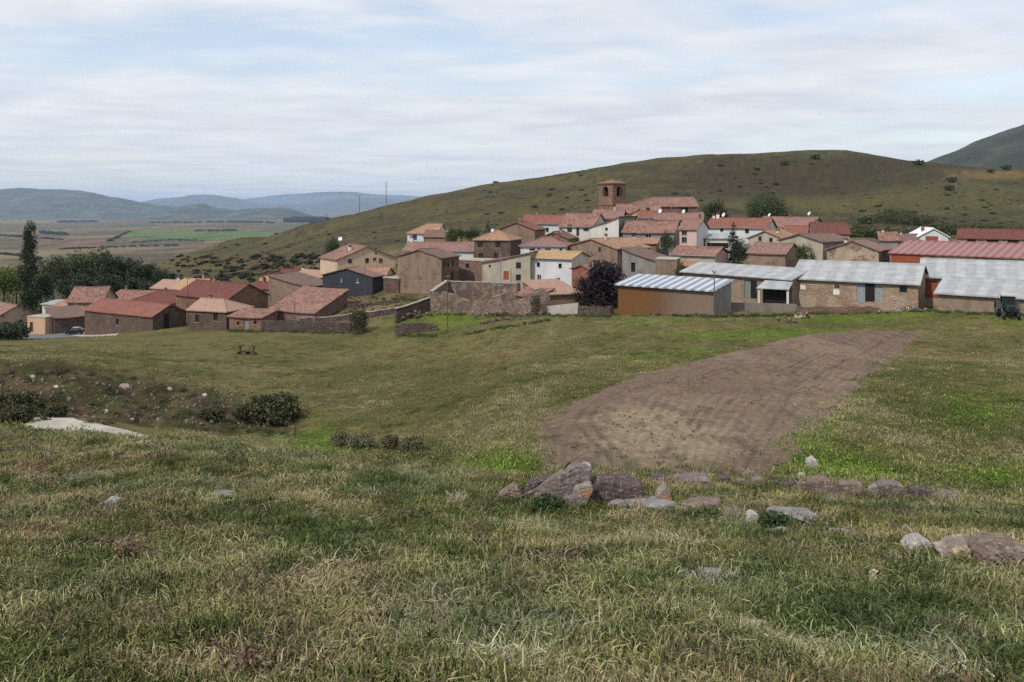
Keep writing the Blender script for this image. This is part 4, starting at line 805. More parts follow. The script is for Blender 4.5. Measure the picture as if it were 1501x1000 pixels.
# ---------------------------------------------------------------- ploughed strip, channel, street, plot
def inside(poly, x, y):
    c = np.zeros(x.shape, bool); n = len(poly)
    for i in range(n):
        (x1, y1), (x2, y2) = poly[i], poly[(i+1) % n]
        k = ((y1 > y) != (y2 > y)) & (x < (x2-x1)*(y-y1)/(y2-y1+1e-12)+x1); c ^= k
    return c
def edist(poly, x, y):
    d = np.full(x.shape, 1e9); n = len(poly)
    for i in range(n):
        a = np.array(poly[i]); b = np.array(poly[(i+1) % n]); ab = b-a; L2 = (ab**2).sum()+1e-9
        t = np.clip(((x-a[0])*ab[0]+(y-a[1])*ab[1])/L2, 0, 1); d = np.minimum(d, np.hypot(x-a[0]-t*ab[0], y-a[1]-t*ab[1]))
    return d
def patch_mesh(name, pix, step, mat, hfun, attrs=None, kind='structure', lift=0.05, soft=0.5, edgewob=0.3):
    poly = [tuple(at_px(*p).xy) for p in pix]; a = np.array(poly); x0, y0 = a.min(0)-1; x1, y1 = a.max(0)+1
    xs = np.arange(x0, x1, step[0]); ys = np.arange(y0, y1, step[1]); X, Y = np.meshgrid(xs, ys)
    sd = edist(poly, X, Y) * np.where(inside(poly, X, Y), 1, -1) + (fbm(X/1.1, Y/1.1, 3, 7)-.5)*edgewob*2
    keep = sd > -0.35; Zg = np.zeros_like(X)
    for i, j in zip(*np.nonzero(keep)): Zg[i, j] = gnd(X[i, j], Y[i, j])
    h, at = hfun(X, Y, sd, poly)
    Zt = Zg + np.clip(sstep(-.3, soft, sd)*(lift+h) - 0.04, -.1, 3)
    ok = keep[:-1,:-1] & keep[1:,:-1] & keep[:-1,1:] & keep[1:,1:]; ii = np.arange(X.size).reshape(X.shape)
    q = np.stack([ii[:-1,:-1], ii[:-1,1:], ii[1:,1:], ii[1:,:-1]], -1)[ok]
    used = np.unique(q); mp_ = np.zeros(X.size, int); mp_[used] = np.arange(len(used))
    me = np_mesh(name, np.stack([X, Y, Zt], -1).reshape(-1,3)[used], mp_[q], mat, True, {k: (t, v.reshape(X.size, -1)[used]) for k, (t, v) in at.items()})
    return link(name, me, kind=kind), poly
FIELD = [(783,662),(790,630),(803,608),(830,594),(880,574),(950,547),(1010,532),(1080,515),(1150,498),(1200,489),(1250,486),(1300,485),(1354,486),(1338,500),(1300,532),(1262,565),(1222,605),(1182,650),(1160,682),(1150,704),(1090,706),(1000,703),(930,700),(850,699),(800,694)]
def furrows(X, Y, sd, poly):
    a = np.array(poly); L_ = a[:13]; R_ = a[12:20]
    XL = np.interp(Y, L_[:, 1], L_[:, 0]); XR = np.interp(Y, R_[::-1, 1], R_[::-1, 0])
    Wm = np.maximum(XR-XL, 2); s = (X-XL)/Wm; y0 = a[:, 1].min()
    bend = (Y-y0)
    ph = s*24 + 7*np.exp(-bend/5)*(1-s)**2 + (fbm(X/7, Y/30, 2, 12)-.5)*.8
    f = np.sin(2*np.pi*ph)
    cl = (fbm(X/0.3, Y/0.4, 3, 15)-.5); big = (fbm(X/3, Y/5, 3, 16)-.5)
    pt = sstep(.44, .62, fbm(X/1.3, Y/4, 3, 19)); h = 0.018*f*(.35+.6*pt) + 0.13*cl*(1.2-pt*.8) + 0.06*(fbm(X/.14, Y/.16, 2, 27)-.5) + 0.05*big + 0.06
    trk = np.zeros_like(X)
    for c0, am, ln in ((.22,.10,18),(.27,.10,18),(.55,-.05,26),(.60,-.05,26),(.80,.03,30)): trk += np.exp(-((s-c0-am*np.sin(bend/ln*3))/.011)**2)*(fbm(X/1.5, Y/5, 2, 33) > .45)
    h = h - .035*np.clip(trk, 0, 1)
    red = np.array((0.158,0.108,0.076)); tan = np.array((0.30,0.24,0.152)); pk = np.array((0.205,0.145,0.104)); dk = np.array((0.085,0.058,0.045))
    y1 = a[:, 1].max()
    pu = UC+F*X/Y; pvv = VH - F*zfun(X.ravel(), Y.ravel()).reshape(X.shape)/Y
    tm = sstep(1.15, 0.2, np.hypot((pu-960)/135, (pvv-640)/65) + (fbm(X/2, Y/3, 3, 17)-.5)*.9)[..., None]*.7
    pm = (sstep(.45, .65, fbm(X/5, Y/9, 4, 18)))[..., None]*.7
    c = red*(1-pm)+pk*pm; c = c*(1-tm)+tan*tm
    ds = (sstep(0.58, 0.74, fbm(X/0.7, Y/2.6, 3, 20)))[..., None]*.45; c = c*(1-ds)+dk*ds
    c = c*(1-.28*np.clip(trk, 0, 1))[..., None]
    gr = (sstep(0.66, 0.74, fbm(X/0.9, Y/1.6, 3, 23))*(0.4+0.6*sstep(1.5, .3, sd)))[..., None]*.8; c = c*(1-gr)+np.array((0.06,0.075,0.025))*gr
    c = c*(0.85+0.3*vnoise(X/.12, Y/.15, 24))[..., None]*(1+0.13*f*(.25+.6*pt))[..., None]
    return h, {'albedo': ('FLOAT_COLOR', np.concatenate([c, np.ones(X.shape+(1,))], -1))}
sm, snt, sb = newmat('ploughed_soil'); at = N(snt, 'ShaderNodeAttribute', attribute_name='albedo'); oc = objco(snt); n1_ = noise(snt, oc, 7, 6, .75); n2_ = noise(snt, oc, 1.2, 5, .65)
cc = mixc(snt, .7, at.outputs['Color'], ramp(snt, n1_, [(.3,.55),(.5,1.0),(.7,1.4)]), 'MULTIPLY'); cc = mixc(snt, .5, cc, ramp(snt, n2_, [(.32,.6),(.5,1.0),(.68,1.3)]), 'MULTIPLY')
Lk(snt, cc, sb.inputs['Base Color']); bump(snt, sb, n1_, .12, .9); sb.inputs['Roughness'].default_value = 1
fo, FPOLY = patch_mesh('ploughed_field', FIELD, (0.075, 0.12), sm, furrows, lift=0.06, edgewob=.75)
flat = lambda c: (lambda X, Y, sd, poly: (np.zeros_like(X), {}))
patch_mesh('concrete_channel', [(62,613),(80,612),(110,617),(150,624),(190,633),(228,642),(222,646),(180,643),(120,636),(50,631),(40,622)], (.2,.2), plaster((0.52,0.475,0.40), .6, 'pale_concrete_track'), flat(0), lift=.1, soft=-.1, edgewob=.05)
patch_mesh('asphalt_street', [(22,490),(48,484),(100,485),(128,488),(122,493),(85,496),(40,497)], (.4,.4), plain('asphalt', (0.13,0.13,0.135), .9), flat(0), lift=.1, soft=-.1, edgewob=.1)
patch_mesh('gravel_forecourt', [(98,489),(130,487),(175,488),(172,492),(120,494)], (.3,.3), plain('pale_gravel', (0.36,0.31,0.25), .95), flat(0), lift=.13, soft=-.1, edgewob=.2)

# ---------------------------------------------------------------- rocks
def rockmat(name, c1, c2, lich=None, k=0.55):
    if name in MATS: return MATS[name]
    m, nt, b = newmat(name); oc = objco(nt); n1 = noise(nt, oc, 5, 8, .7, .4); n2 = noise(nt, oc, 22, 4, .7); n3 = noise(nt, oc, 3.2, 6, .7); n4 = noise(nt, oc, 75, 3, .7)
    cc = ramp(nt, n1, [(.3, tuple(x*.6 for x in c1)), (.5, c1), (.68, c2)]); cc = mixc(nt, .6, cc, ramp(nt, n2, [(.3,.6),(.5,1.0),(.7,1.35)]), 'MULTIPLY')
    cc = mixc(nt, .5, cc, ramp(nt, n4, [(.3,.5),(.5,1.0),(.7,1.5)]), 'MULTIPLY'); gt = noise(nt, oc, 14, 6, .75, 1.0); cc = mixc(nt, ramp(nt, gt, [(.56,0.0),(.62,.65)]), cc, (0.36,0.35,0.32))
    if lich: cc = mixc(nt, ramp(nt, n3, [(k-.02,0.0),(k+.04,1.0)]), cc, lich)
    Lk(nt, cc, b.inputs['Base Color']); bump(nt, b, math_(nt, 'ADD', n1, math_(nt, 'MULTIPLY', n2, .3)), .05, .9); MATS[name] = m; return m
R_PURP = rockmat('purple_grey_rock', (0.165,0.13,0.12), (0.29,0.24,0.22)); R_DARK = rockmat('dark_purple_rock', (0.085,0.06,0.058), (0.15,0.105,0.10))
R_ORG = rockmat('orange_lichen_rock', (0.24,0.20,0.17), (0.36,0.33,0.30), (0.34,0.16,0.06), .56); R_PALE = rockmat('pale_grey_rock', (0.33,0.30,0.28), (0.50,0.47,0.44))
R_BRN = rockmat('brown_rock', (0.17,0.125,0.10), (0.29,0.23,0.19)); R_YEL = rockmat('yellow_lichen_rock', (0.23,0.18,0.15), (0.34,0.29,0.25), (0.40,0.34,0.19), .52)
R_GRY = rockmat('grey_rock', (0.21,0.195,0.18), (0.34,0.32,0.30))
def rock_mesh(name, size, seed, mat, facets=12, rough=.05, sub=5, taper=0.0, lay_=0.0):
    bm = bmesh.new(); bmesh.ops.create_icosphere(bm, subdivisions=sub, radius=1.0); rg = np.random.default_rng(seed)
    co = np.array([v.co[:] for v in bm.verts]); co = np.sign(co)*np.abs(co)**0.8; co /= np.abs(co).max()
    for k in range(facets):
        n = rg.normal(size=3); n /= np.linalg.norm(n); lim = rg.uniform(.40, .74); d = co@n; co -= np.outer(np.maximum(d-lim, 0), n)
    co[:, :2] *= (1 - taper*np.clip(co[:, 2:3], -1, 1))
    p = co*1.6+seed*3.1
    dn = (fbm(p[:,0]+p[:,2]*.7, p[:,1]-p[:,2]*.6, 4, seed)-.5)*2*rough + (fbm(p[:,0]*4+p[:,2]*4, p[:,1]*4-p[:,2]*3, 3, seed+3)-.5)*rough
    co *= (1+dn)[:, None]
    if lay_: co[:, 2] = co[:, 2] + lay_*np.round(co[:, 2]*4)/4*.4
    co *= np.array(size)/2
    co /= (np.abs(co).max(0)*2/np.array(size))
    for v, c in zip(bm.verts, co): v.co = c
    me = bpy.data.meshes.new(name); bm.to_mesh(me); bm.free(); me.materials.append(mat)
    me.polygons.foreach_set('use_smooth', [True]*len(me.polygons)); return me
ROCKS = []
def hull(name, pts, mat, seed, rough=.03, **kw):
    """an angular rock: the hull of a set of points, split finely and roughened"""
    bm = bmesh.new(); c = sum((Vector(p) for p in pts), Vector())/len(pts); vs = [bm.verts.new(Vector(p)-c) for p in pts]
    r = bmesh.ops.convex_hull(bm, input=vs); bmesh.ops.delete(bm, geom=list({g for g in r['geom_interior']+r['geom_unused'] if isinstance(g, bmesh.types.BMVert)}), context='VERTS')
    size = max((Vector(p)-c).length for p in pts)
    bmesh.ops.bevel(bm, geom=bm.edges[:], offset=size*.035, segments=1, affect='EDGES')
    bmesh.ops.triangulate(bm, faces=bm.faces[:])
    for k in range(5):
        es_ = [e for e in bm.edges if e.calc_length() > size*.06]
        if not es_: break
        bmesh.ops.subdivide_edges(bm, edges=es_, cuts=1, use_grid_fill=False); bmesh.ops.triangulate(bm, faces=bm.faces[:])
    bm.normal_update(); co = np.array([v.co[:] for v in bm.verts]); no = co/np.maximum(np.linalg.norm(co, axis=1)[:, None], 1e-6); q = co/size*2.2+seed*1.7
    lay_ = np.abs(((q[:,2]*3.1+q[:,0]*.9+fbm(q[:,0]*1.3, q[:,1]*1.3, 2, seed+2)*1.2) % 1)-.5)
    d = (fbm(q[:,0]+q[:,2]*.8, q[:,1]-q[:,2]*.5, 3, seed)-.5)*rough*2.2 + (fbm(q[:,0]*6, q[:,1]*6+q[:,2]*8, 3, seed+1)-.5)*rough*1.6 - sstep(.12, .0, lay_)*rough*.8
    co += no*(d*size)[:, None]
    for v, x in zip(bm.verts, co): v.co = x
    me = bpy.data.meshes.new(name); bm.to_mesh(me); bm.free(); me.materials.append(mat); o = link(name, me, None, tuple(c), **kw)
    ROCKS.append((c.x, c.y, size*.5)); return o
def upright(label, outline, mat, seed, base=None, depth=.7, name='rock', cat='rock', group=None, tilt=.25, rough=.03):
    """a rock standing in the turf, its outline as seen, with real depth behind it"""
    lo_ = max(p[1] for p in outline); sq = .97 if name == 'boulder' else .84; outline = [(a, lo_-(lo_-b)*sq) for a, b in outline]
    us = [p[0] for p in outline]; vs = [p[1] for p in outline]; g = at_px(sum(us)/len(us), base or max(vs)+1); D = g.y; w_ = (max(us)-min(us))*D/F; dp = w_*depth; rg_ = random.Random(seed); P = []
    lo = max(vs)
    for u, v in outline:
        x, z = px(u, D), pz(v, D)
        if v > lo-3: z -= .18
        P.append((x, D+rg_.uniform(-.12,.05)*dp, z))
        cx_ = px(sum(us)/len(us), D); P.append((cx_+(x-cx_)*rg_.uniform(.72,.95)+dp*.06, D+dp*rg_.uniform(.8, 1.1), (z+tilt*dp*rg_.uniform(.0,.5)) if v <= lo-3 else z-.3*dp))
        if v <= lo-3: P.append((cx_+(x-cx_)*.9, D+dp*.45, z+tilt*dp*.25))
    return hull(name, P, mat, seed, rough, label=label, cat=cat, group=group)
def flat_rock(label, outline, mat, seed, thick=.07, name='rock', cat='rock', group=None, rough=.03):
    """a slab of rock lying in the turf, its outline laid on the ground"""
    rg_ = random.Random(seed); G = [at_px(u, v) for u, v in outline]; c = sum(G, Vector())/len(G); P = []
    for g in G:
        P.append((g.x, g.y, g.z+thick*rg_.uniform(.7,1.2))); q = c.lerp(g, 1.12); P.append((q.x, q.y, g.z-.15))
    P.append((c.x, c.y, c.z+thick*1.3)); return hull(name, P, mat, seed, rough, label=label, cat=cat, group=group)
PILE = 'outcrop rocks at the brow of the near slope'
upright('largest rock of the outcrop, a long purple grey slab leaning up to the right', [(773,729),(790,714),(806,703),(830,690),(845,682),(866,686),(868,704),(850,718),(812,731)], R_PURP, 3, 740, .28, 'boulder', 'boulder', PILE, .1)
upright('dark block at the right end of the outcrop with a pinkish flat top', [(862,713),(887,704),(920,709),(942,710),(945,727),(929,738),(899,741),(862,731)], R_DARK, 11, 743, .38, 'boulder', 'boulder', PILE, .5)
upright('small white and orange lichened stone wedged between the two biggest rocks', [(833,727),(842,714),(867,707),(870,720),(850,729)], R_ORG, 5, 745, .4, group=PILE)
upright('thin dark ledge of rock below the orange lichened stone', [(825,729),(854,727),(862,734),(858,739),(828,739)], R_PURP, 21, 746, .4, group=PILE)
upright('brown knobbly rock sloping off the left side of the outcrop', [(729,729),(740,719),(749,712),(761,713),(768,729),(740,734)], R_BRN, 8, 735, .6, group=PILE, rough=.06)
upright('dark ridge of rock behind the long slab', [(762,722),(772,709),(784,702),(812,697),(818,712),(800,724)], R_DARK, 14, 734, .4, group=PILE)
upright('pale capped lump on top of the leaning slab', [(846,692),(850,683),(858,680),(867,682),(868,693)], R_PALE, 19, 738, .8, group=PILE)
flat_rock('flat pale slab lying just right of the outcrop', [(890,746),(917,737),(965,737),(995,744),(965,752),(920,751)], R_GRY, 23, .10, group=PILE)
upright('pyramid shaped stone with an orange lichen tip', [(957,738),(963,722),(975,712),(984,722),(990,738)], R_ORG, 27, 741, .7, group=PILE)
flat_rock('low brown slab between the pyramid stone and the twiggy bush', [(995,744),(1010,738),(1055,738),(1058,746),(1025,750)], R_BRN, 31, .12, group=PILE)
upright('round whitish stone beside the dark green cushion plant', [(1094,767),(1096,757),(1103,751),(1112,754),(1115,767)], R_PALE, 33, 770, .8)
flat_rock('long grey slab of rock sloping down to the right beyond the cushion plant', [(1122,753),(1149,752),(1194,758),(1202,771),(1182,776),(1150,767)], R_GRY, 37, .12)
flat_rock('small flat grey slab just below the long grey slab', [(1120,781),(1140,775),(1168,783),(1166,791),(1138,788)], R_GRY, 39, .06)
flat_rock('flat bluish grey slab at the lower end of the long grey slab', [(1205,777),(1236,780),(1258,784),(1260,795),(1242,798),(1222,790)], R_GRY, 41, .06)
upright('white rounded rock with brown foot near the right edge', [(1328,806),(1336,796),(1350,790),(1366,793),(1371,807),(1350,813)], R_PALE, 43, 813, .7)
upright('lumpy rock covered in yellow lichen near the right edge', [(1378,812),(1401,803),(1431,800),(1448,806),(1455,818),(1428,826),(1389,820)], R_YEL, 47, 826, .6, rough=.06)
upright('dark brown rock cut by the right edge of the frame', [(1432,812),(1455,798),(1490,801),(1520,807),(1530,840),(1470,840),(1445,826)], R_BRN, 49, 842, .6, rough=.05)
flat_rock('flat grey bedrock patch almost level with the turf', [(996,846),(1013,836),(1050,838),(1090,850),(1088,864),(1040,868),(1003,858)], R_GRY, 51, .05, rough=.05)
flat_rock('flat pinkish rock in the grass at the lower right', [(1076,926),(1090,919),(1124,920),(1146,938),(1112,944),(1084,936)], rockmat('pink_rock', (0.30,0.22,0.19), (0.42,0.33,0.30)), 53, .05, rough=.04)
upright('small pale stone lying left of the dry thistles', [(150,744),(153,734),(162,731),(170,737),(170,745)], R_PALE, 57, 746, .9)
flat_rock('low pale stone half buried in turf at the left', [(300,727),(320,722),(346,725),(346,731),(320,732)], R_GRY, 59, .05)
flat_rock('half buried grey stone at the lower left', [(84,946),(100,937),(124,938),(130,950),(108,958)], R_GRY, 61, .04)
flat_rock('half buried purple stone in the lower middle grass', [(540,944),(550,932),(572,934),(576,946),(556,952)], R_PURP, 63, .04)
flat_rock('small purple stone near the bottom edge, right of centre', [(810,994),(818,980),(836,984),(840,998)], R_PURP, 65, .04)
flat_rock('thin pale stone in dry grass left of the outcrop', [(640,735),(655,732),(682,737),(680,742),(655,740)], R_PALE, 67, .05)
ES = 'stones edging the near end of the ploughed field'
for i, (ol, m_, lab) in enumerate([([(1166,714),(1170,706),(1184,703),(1190,716)],R_BRN,'squat brown edging stone, just left of the big square ones'),([(1183,702),(1200,697),(1216,698),(1225,712),(1226,720),(1188,719)],R_BRN,'big edging stone with a pale top, right of the ploughed soil'),([(1230,704),(1265,703),(1269,723),(1232,723)],R_BRN,'square reddish edging stone with a flat face'),([(1271,722),(1274,711),(1288,707),(1294,721)],R_GRY,'small grey edging stone right of the square reddish one'),([(1288,707),(1302,702),(1325,706),(1331,724),(1297,726)],R_PURP,'wide purple edging stone, the broadest at the right end'),([(1334,713),(1350,710),(1368,715),(1372,730),(1336,728)],R_DARK,'dark edging stone at the right end of the row'),([(1374,722),(1388,717),(1404,720),(1407,734),(1378,732)],R_BRN,'last brown edging stone before plain grass'),
      ([(948,706),(955,697),(980,695),(990,705)],R_DARK,'low dark edging stone behind the pyramid stone'),([(988,706),(996,698),(1040,697),(1052,707),(1030,710)],R_PURP,'long flat purple edging stone with dark underside'),([(1050,711),(1053,696),(1072,694),(1079,711)],R_DARK,'dark upright edging stone under the ploughed soil'),([(1078,712),(1081,700),(1094,698),(1099,712)],R_PURP,'small purple edging stone in the middle of the row'),([(1098,713),(1102,699),(1120,697),(1130,712)],R_BRN,'rounded pale brown edging stone in the middle of the row'),([(1128,714),(1131,703),(1142,701),(1147,714)],R_DARK,'small dark edging stone right of the pale brown one'),([(1146,716),(1150,706),(1166,704),(1172,716)],R_DARK,'dark edging stone at the corner of the ploughed soil')]):
    top_ = min(v for u, v in ol); ol = [(u, v+(3.5 if v < top_+6 else 2)) for u, v in ol]
    upright(lab, ol, m_, 100+i, max(v for u, v in ol)+2, .5, 'edging_stone', 'stone', ES)
upright('pale stones at the field corner beside the ploughed edge', [(1180,684),(1184,674),(1196,671),(1201,680),(1198,686)], R_PALE, 130, None, .8)
upright('thin pale stone leaning at the ploughed field corner', [(1166,702),(1172,695),(1181,693),(1176,700)], R_PALE, 131, None, .5)
for i, (u, v, r_, lab) in enumerate([(183,569,8,'pink earth covered stone on the bank, the largest there'),(82,568,4,'small white stone high on the left bank'),(48,553,4,'white stone near the top left of the bank'),(249,571,4,'small pale stone on the bank top'),(155,604,4,'white stone low on the bank above the channel'),(356,621,8,'white stone at the foot of the dark bank bush'),(194,617,4,'tiny pale stone near the foot of the bank'),(300,580,4,'tiny pale stone on the bank right of the pink one')]):
    flat_rock(lab, [(u-r_,v),(u-r_*.4,v-r_*.5),(u+r_*.6,v-r_*.4),(u+r_,v+1),(u,v+r_*.4)], rockmat('bank_white_stone', (0.38,0.36,0.33), (0.5,0.48,0.45)) if i else rockmat('pink_rock', (0.3,0.2,0.17), (0.4,0.3,0.26)), 140+i, r_*.03, name='rock', group='stones on the bank')
# rubble heaps
def heap(name, label, u0, u1, vt, vb, mats, n, seed, cat):
    g = at_px((u0+u1)/2, vb); D = g.y; w_ = (u1-u0)*D/F; h = (vb-vt)*D/F; root = empty(name, (g.x, g.y, g.z), label=label, cat=cat); rg = random.Random(seed)
    for k in range(n):
        t = rg.uniform(-1, 1); hh = h*(1-abs(t)**1.5)*rg.random(); s = rg.uniform(.18, .42)
        o = link('stone', rock_mesh('stone', (s*1.4, s, s), seed+k, mats[k % len(mats)], sub=2), root, (t*w_/2, rg.uniform(-.5, .8), hh*.8))
        o.rotation_euler = (rg.random()*3, rg.random()*3, rg.random()*3)
heap('brick_heap', 'heap of broken orange bricks and stones below the barn yard wall', 1166, 1190, 455, 466, [rockmat('brick_red', (0.32,0.13,0.08), (0.42,0.2,0.13)), R_BRN, R_PALE], 26, 900, 'rubble heap')
heap('log_heap', 'long low dark heap beside the broken bricks', 1134, 1168, 462, 472, [R_DARK, R_BRN], 24, 950, 'rubble heap')
heap('stone_heap', 'rubble spilling along the foot of the second barn', 1290, 1372, 446, 458, [R_BRN, R_GRY, R_PURP], 40, 980, 'rubble heap')
heap('log_pile', 'dark pile of logs and rubble in front of the black gabled building', 505, 560, 440, 451, [R_DARK, rockmat('dark_log', (0.07,0.05,0.04), (0.12,0.09,0.07))], 60, 1020, 'log pile')
heap('rubble_heap', 'fallen stones at the foot of the broken front wall of the enclosure', 690, 765, 452, 464, [R_PURP, R_BRN, R_DARK], 60, 1100, 'rubble heap')
heap('rubble_heap', 'rough stones below the pale topped retaining wall', 588, 640, 452, 466, [R_DARK, R_BRN], 50, 1180, 'rubble heap')
# ---------------------------------------------------------------- trees and shrubs
def leaves_mesh(name, lobes, n, size, mat, seed, gap=0.42, gscale=1.3, droop=0.0, inner=0.5):
    """a crown of many small leaf faces spread through lobes (cx,cy,cz,rx,ry,rz), thinned by noise so that the sky shows through"""
    rg = np.random.default_rng(seed); V_ = []; 
    vol = np.array([l[3]*l[4]*l[5] for l in lobes])**.75; vol /= vol.sum()
    k = rg.choice(len(lobes), size=int(n*1.9), p=vol); L_ = np.array(lobes)[k]
    d = rg.normal(size=(len(k), 3)); d /= np.linalg.norm(d, axis=1)[:, None]; r = rg.random(len(k))**(inner)
    p = L_[:, :3] + d*r[:, None]*L_[:, 3:]
    f = fbm(p[:,0]*gscale+p[:,2]*.6*gscale, p[:,1]*gscale+p[:,2]*1.1*gscale, 3, seed); p = p[f > gap-.08*(1-r)][:n]; m = len(p)
    cl = rg.normal(size=(m, 3)); cl /= np.linalg.norm(cl, axis=1)[:, None]; a = np.cross(cl, rg.normal(size=(m, 3))); a /= np.linalg.norm(a, axis=1)[:, None]; b = np.cross(cl, a)
    s = size*(0.6+rg.random(m)*.9)[:, None]
    q = np.stack([p-a*s*.5, p+b*s*.32-a*s*.05, p+a*s*.55+np.array((0,0,-droop*size)), p-b*s*.32+a*s*.05], 1).reshape(-1, 3)
    fc = np.arange(m*4).reshape(-1, 4); return np_mesh(name, q, fc, mat, False)
def trunk_mesh(h, r, limbs, mat, seed, spread=1.0):
    rg = random.Random(seed); mb = MB(); pts = [Vector((0,0,-.4))]
    for k in range(5): pts.append(Vector((rg.uniform(-.04,.04)*h*k/5, rg.uniform(-.04,.04)*h*k/5, h*(k+1)/5)))
    for i in range(5): mb.tube(pts[i], pts[i+1], r*(1-i*.16), r*(1-(i+1)*.16), 8, caps=False)
    for k in range(limbs):
        b = pts[2].lerp(pts[5], rg.random()); a = rg.random()*6.28; e = b+Vector((math.cos(a)*spread, math.sin(a)*spread, h*.25+rg.random()*spread)); mb.tube(b, b.lerp(e,.5)+Vector((0,0,.1)), r*.4, r*.28, 6, caps=False); mb.tube(b.lerp(e,.5)+Vector((0,0,.1)), e, r*.28, r*.1, 6, caps=False)
    return mb.mesh('trunk', mat)
BARK = plain('tree_bark', (0.09,0.07,0.055), .95, .3, 6)
LF_DK = leafmat('dark_green_leaves', (0.016,0.026,0.010), (0.030,0.045,0.016), (0.055,0.075,0.026))
LF_MD = leafmat('mid_green_leaves', (0.030,0.044,0.015), (0.052,0.070,0.024), (0.085,0.105,0.036))
LF_LT = leafmat('yellow_green_leaves', (0.06,0.085,0.016), (0.10,0.135,0.024), (0.16,0.19,0.04))
LF_PU = leafmat('purple_leaves', (0.010,0.006,0.009), (0.022,0.013,0.018), (0.045,0.027,0.032))
LF_CN = leafmat('conifer_needles', (0.010,0.017,0.012), (0.018,0.028,0.018), (0.032,0.045,0.026))
LF_OL = leafmat('olive_scrub_leaves', (0.032,0.034,0.016), (0.055,0.058,0.026), (0.085,0.085,0.04))
LF_BK = leafmat('bank_bush_leaves', (0.020,0.026,0.011), (0.052,0.058,0.022), (0.11,0.11,0.045))
LF_GY = leafmat('grey_brown_twigs', (0.085,0.082,0.042), (0.125,0.12,0.066), (0.17,0.16,0.10))
def tree(name, label, u, D, vt, vb, wpx, kind, mat, seed, group=None, n=5200, cat='tree', zb=None, th=None):
    D *= S; z = pz(vb, D) if zb is None else zb; x = px(u, D); g = gnd(x, D); z = min(z, g) if g < z else z
    z = g; H_ = max(pz(vt, D)-z, 1.2); W_ = wpx*D/F; rg = random.Random(seed); root = empty(name, (x, D, z), rg.random()*.5, label=label, cat=cat, group=group); lobes = []
    if kind == 'poplar':
        for k in range(15):
            t = k/14; rr = W_/2*(0.55+.5*math.sin(math.pi*min(1, t*1.1+.12)))*(1-.25*t); lobes.append((rg.uniform(-.2,.2)*rr, rg.uniform(-.2,.2)*rr, H_*(.08+.86*t), rr*.85, rr*.85, H_*.085))
        for k in range(16): a = rg.random()*6.28; t = rg.random(); rr = W_*.4*(1-.35*t); lobes.append((math.cos(a)*rr*.6, math.sin(a)*rr*.6, H_*(.15+.78*t), rr*.35, rr*.35, H_*.09))
    elif kind == 'conifer':
        for k in range(12):
            t = k/11; rr = W_/2*(1-t)**.8*(.85+.3*rg.random())+.12; lobes.append((0,0,H_*(.12+.84*t), rr, rr, H_*.045))
            for j in range(4): a = rg.random()*6.28; lobes.append((math.cos(a)*rr*.7, math.sin(a)*rr*.7, H_*(.10+.84*t), rr*.4, rr*.4, H_*.03))
    elif kind == 'round':
        for k in range(22):
            a = rg.random()*6.28; e = rg.uniform(-.3, 1); rr = W_/2*math.sqrt(max(0, 1-e*e*.8))*.62; s = rg.uniform(.22,.36)
            lobes.append((math.cos(a)*rr, math.sin(a)*rr, H_*(.58+.30*e), W_*s*.72, W_*s*.72, H_*s*.62))
        lobes.append((0,0,H_*.55,W_*.36,W_*.36,H_*.36))
    elif kind == 'broad':            # many upright stems from the ground
        for k in range(24):
            x_ = rg.uniform(-1,1); t = 1-abs(x_)**2.2*.45; lobes.append((x_*W_*.42, rg.uniform(-.3,.3)*W_, H_*.42*t*rg.uniform(.85,1.1), W_*.12, W_*.12, H_*.48*t))
    if cat == 'bush' or name == 'purple_plum_tree':
        lobes = [(a, b_, c_*.72-H_*.02, d_, e_, f_*1.05) for a, b_, c_, d_, e_, f_ in lobes] + [(math.cos(q)*W_*.24, math.sin(q)*W_*.24, H_*.22, W_*.26, W_*.26, H_*.28) for q in np.arange(0, 6.2, 1.05)]
        lobes = [(a, b_, c_*1.18, d_, e_, f_) for a, b_, c_, d_, e_, f_ in lobes]
    crown = leaves_mesh('crown', lobes, n, max(.10 if name == 'gully_bush' else .14, min(.42, W_*.05)), mat, seed, gap=.40, gscale=2.2/max(W_*.3, .8)); link('crown', crown, root)
    th_ = th or max(.12, W_*.035)
    link('trunk', trunk_mesh(H_*(.45 if (kind == 'broad' or cat == 'bush') else .75), th_*(.6 if kind == 'broad' else 1), 7, BARK, seed, W_*(.12 if (kind == 'broad' or cat == 'bush') else .22)), root); return root
tree('poplar_tree', 'tall dark columnar poplar, by far the tallest tree at the left', 44, 345, 325, 450, 40, 'poplar', LF_DK, 1, n=11000)
GL = 'dark leafy trees beyond the left end of the village'
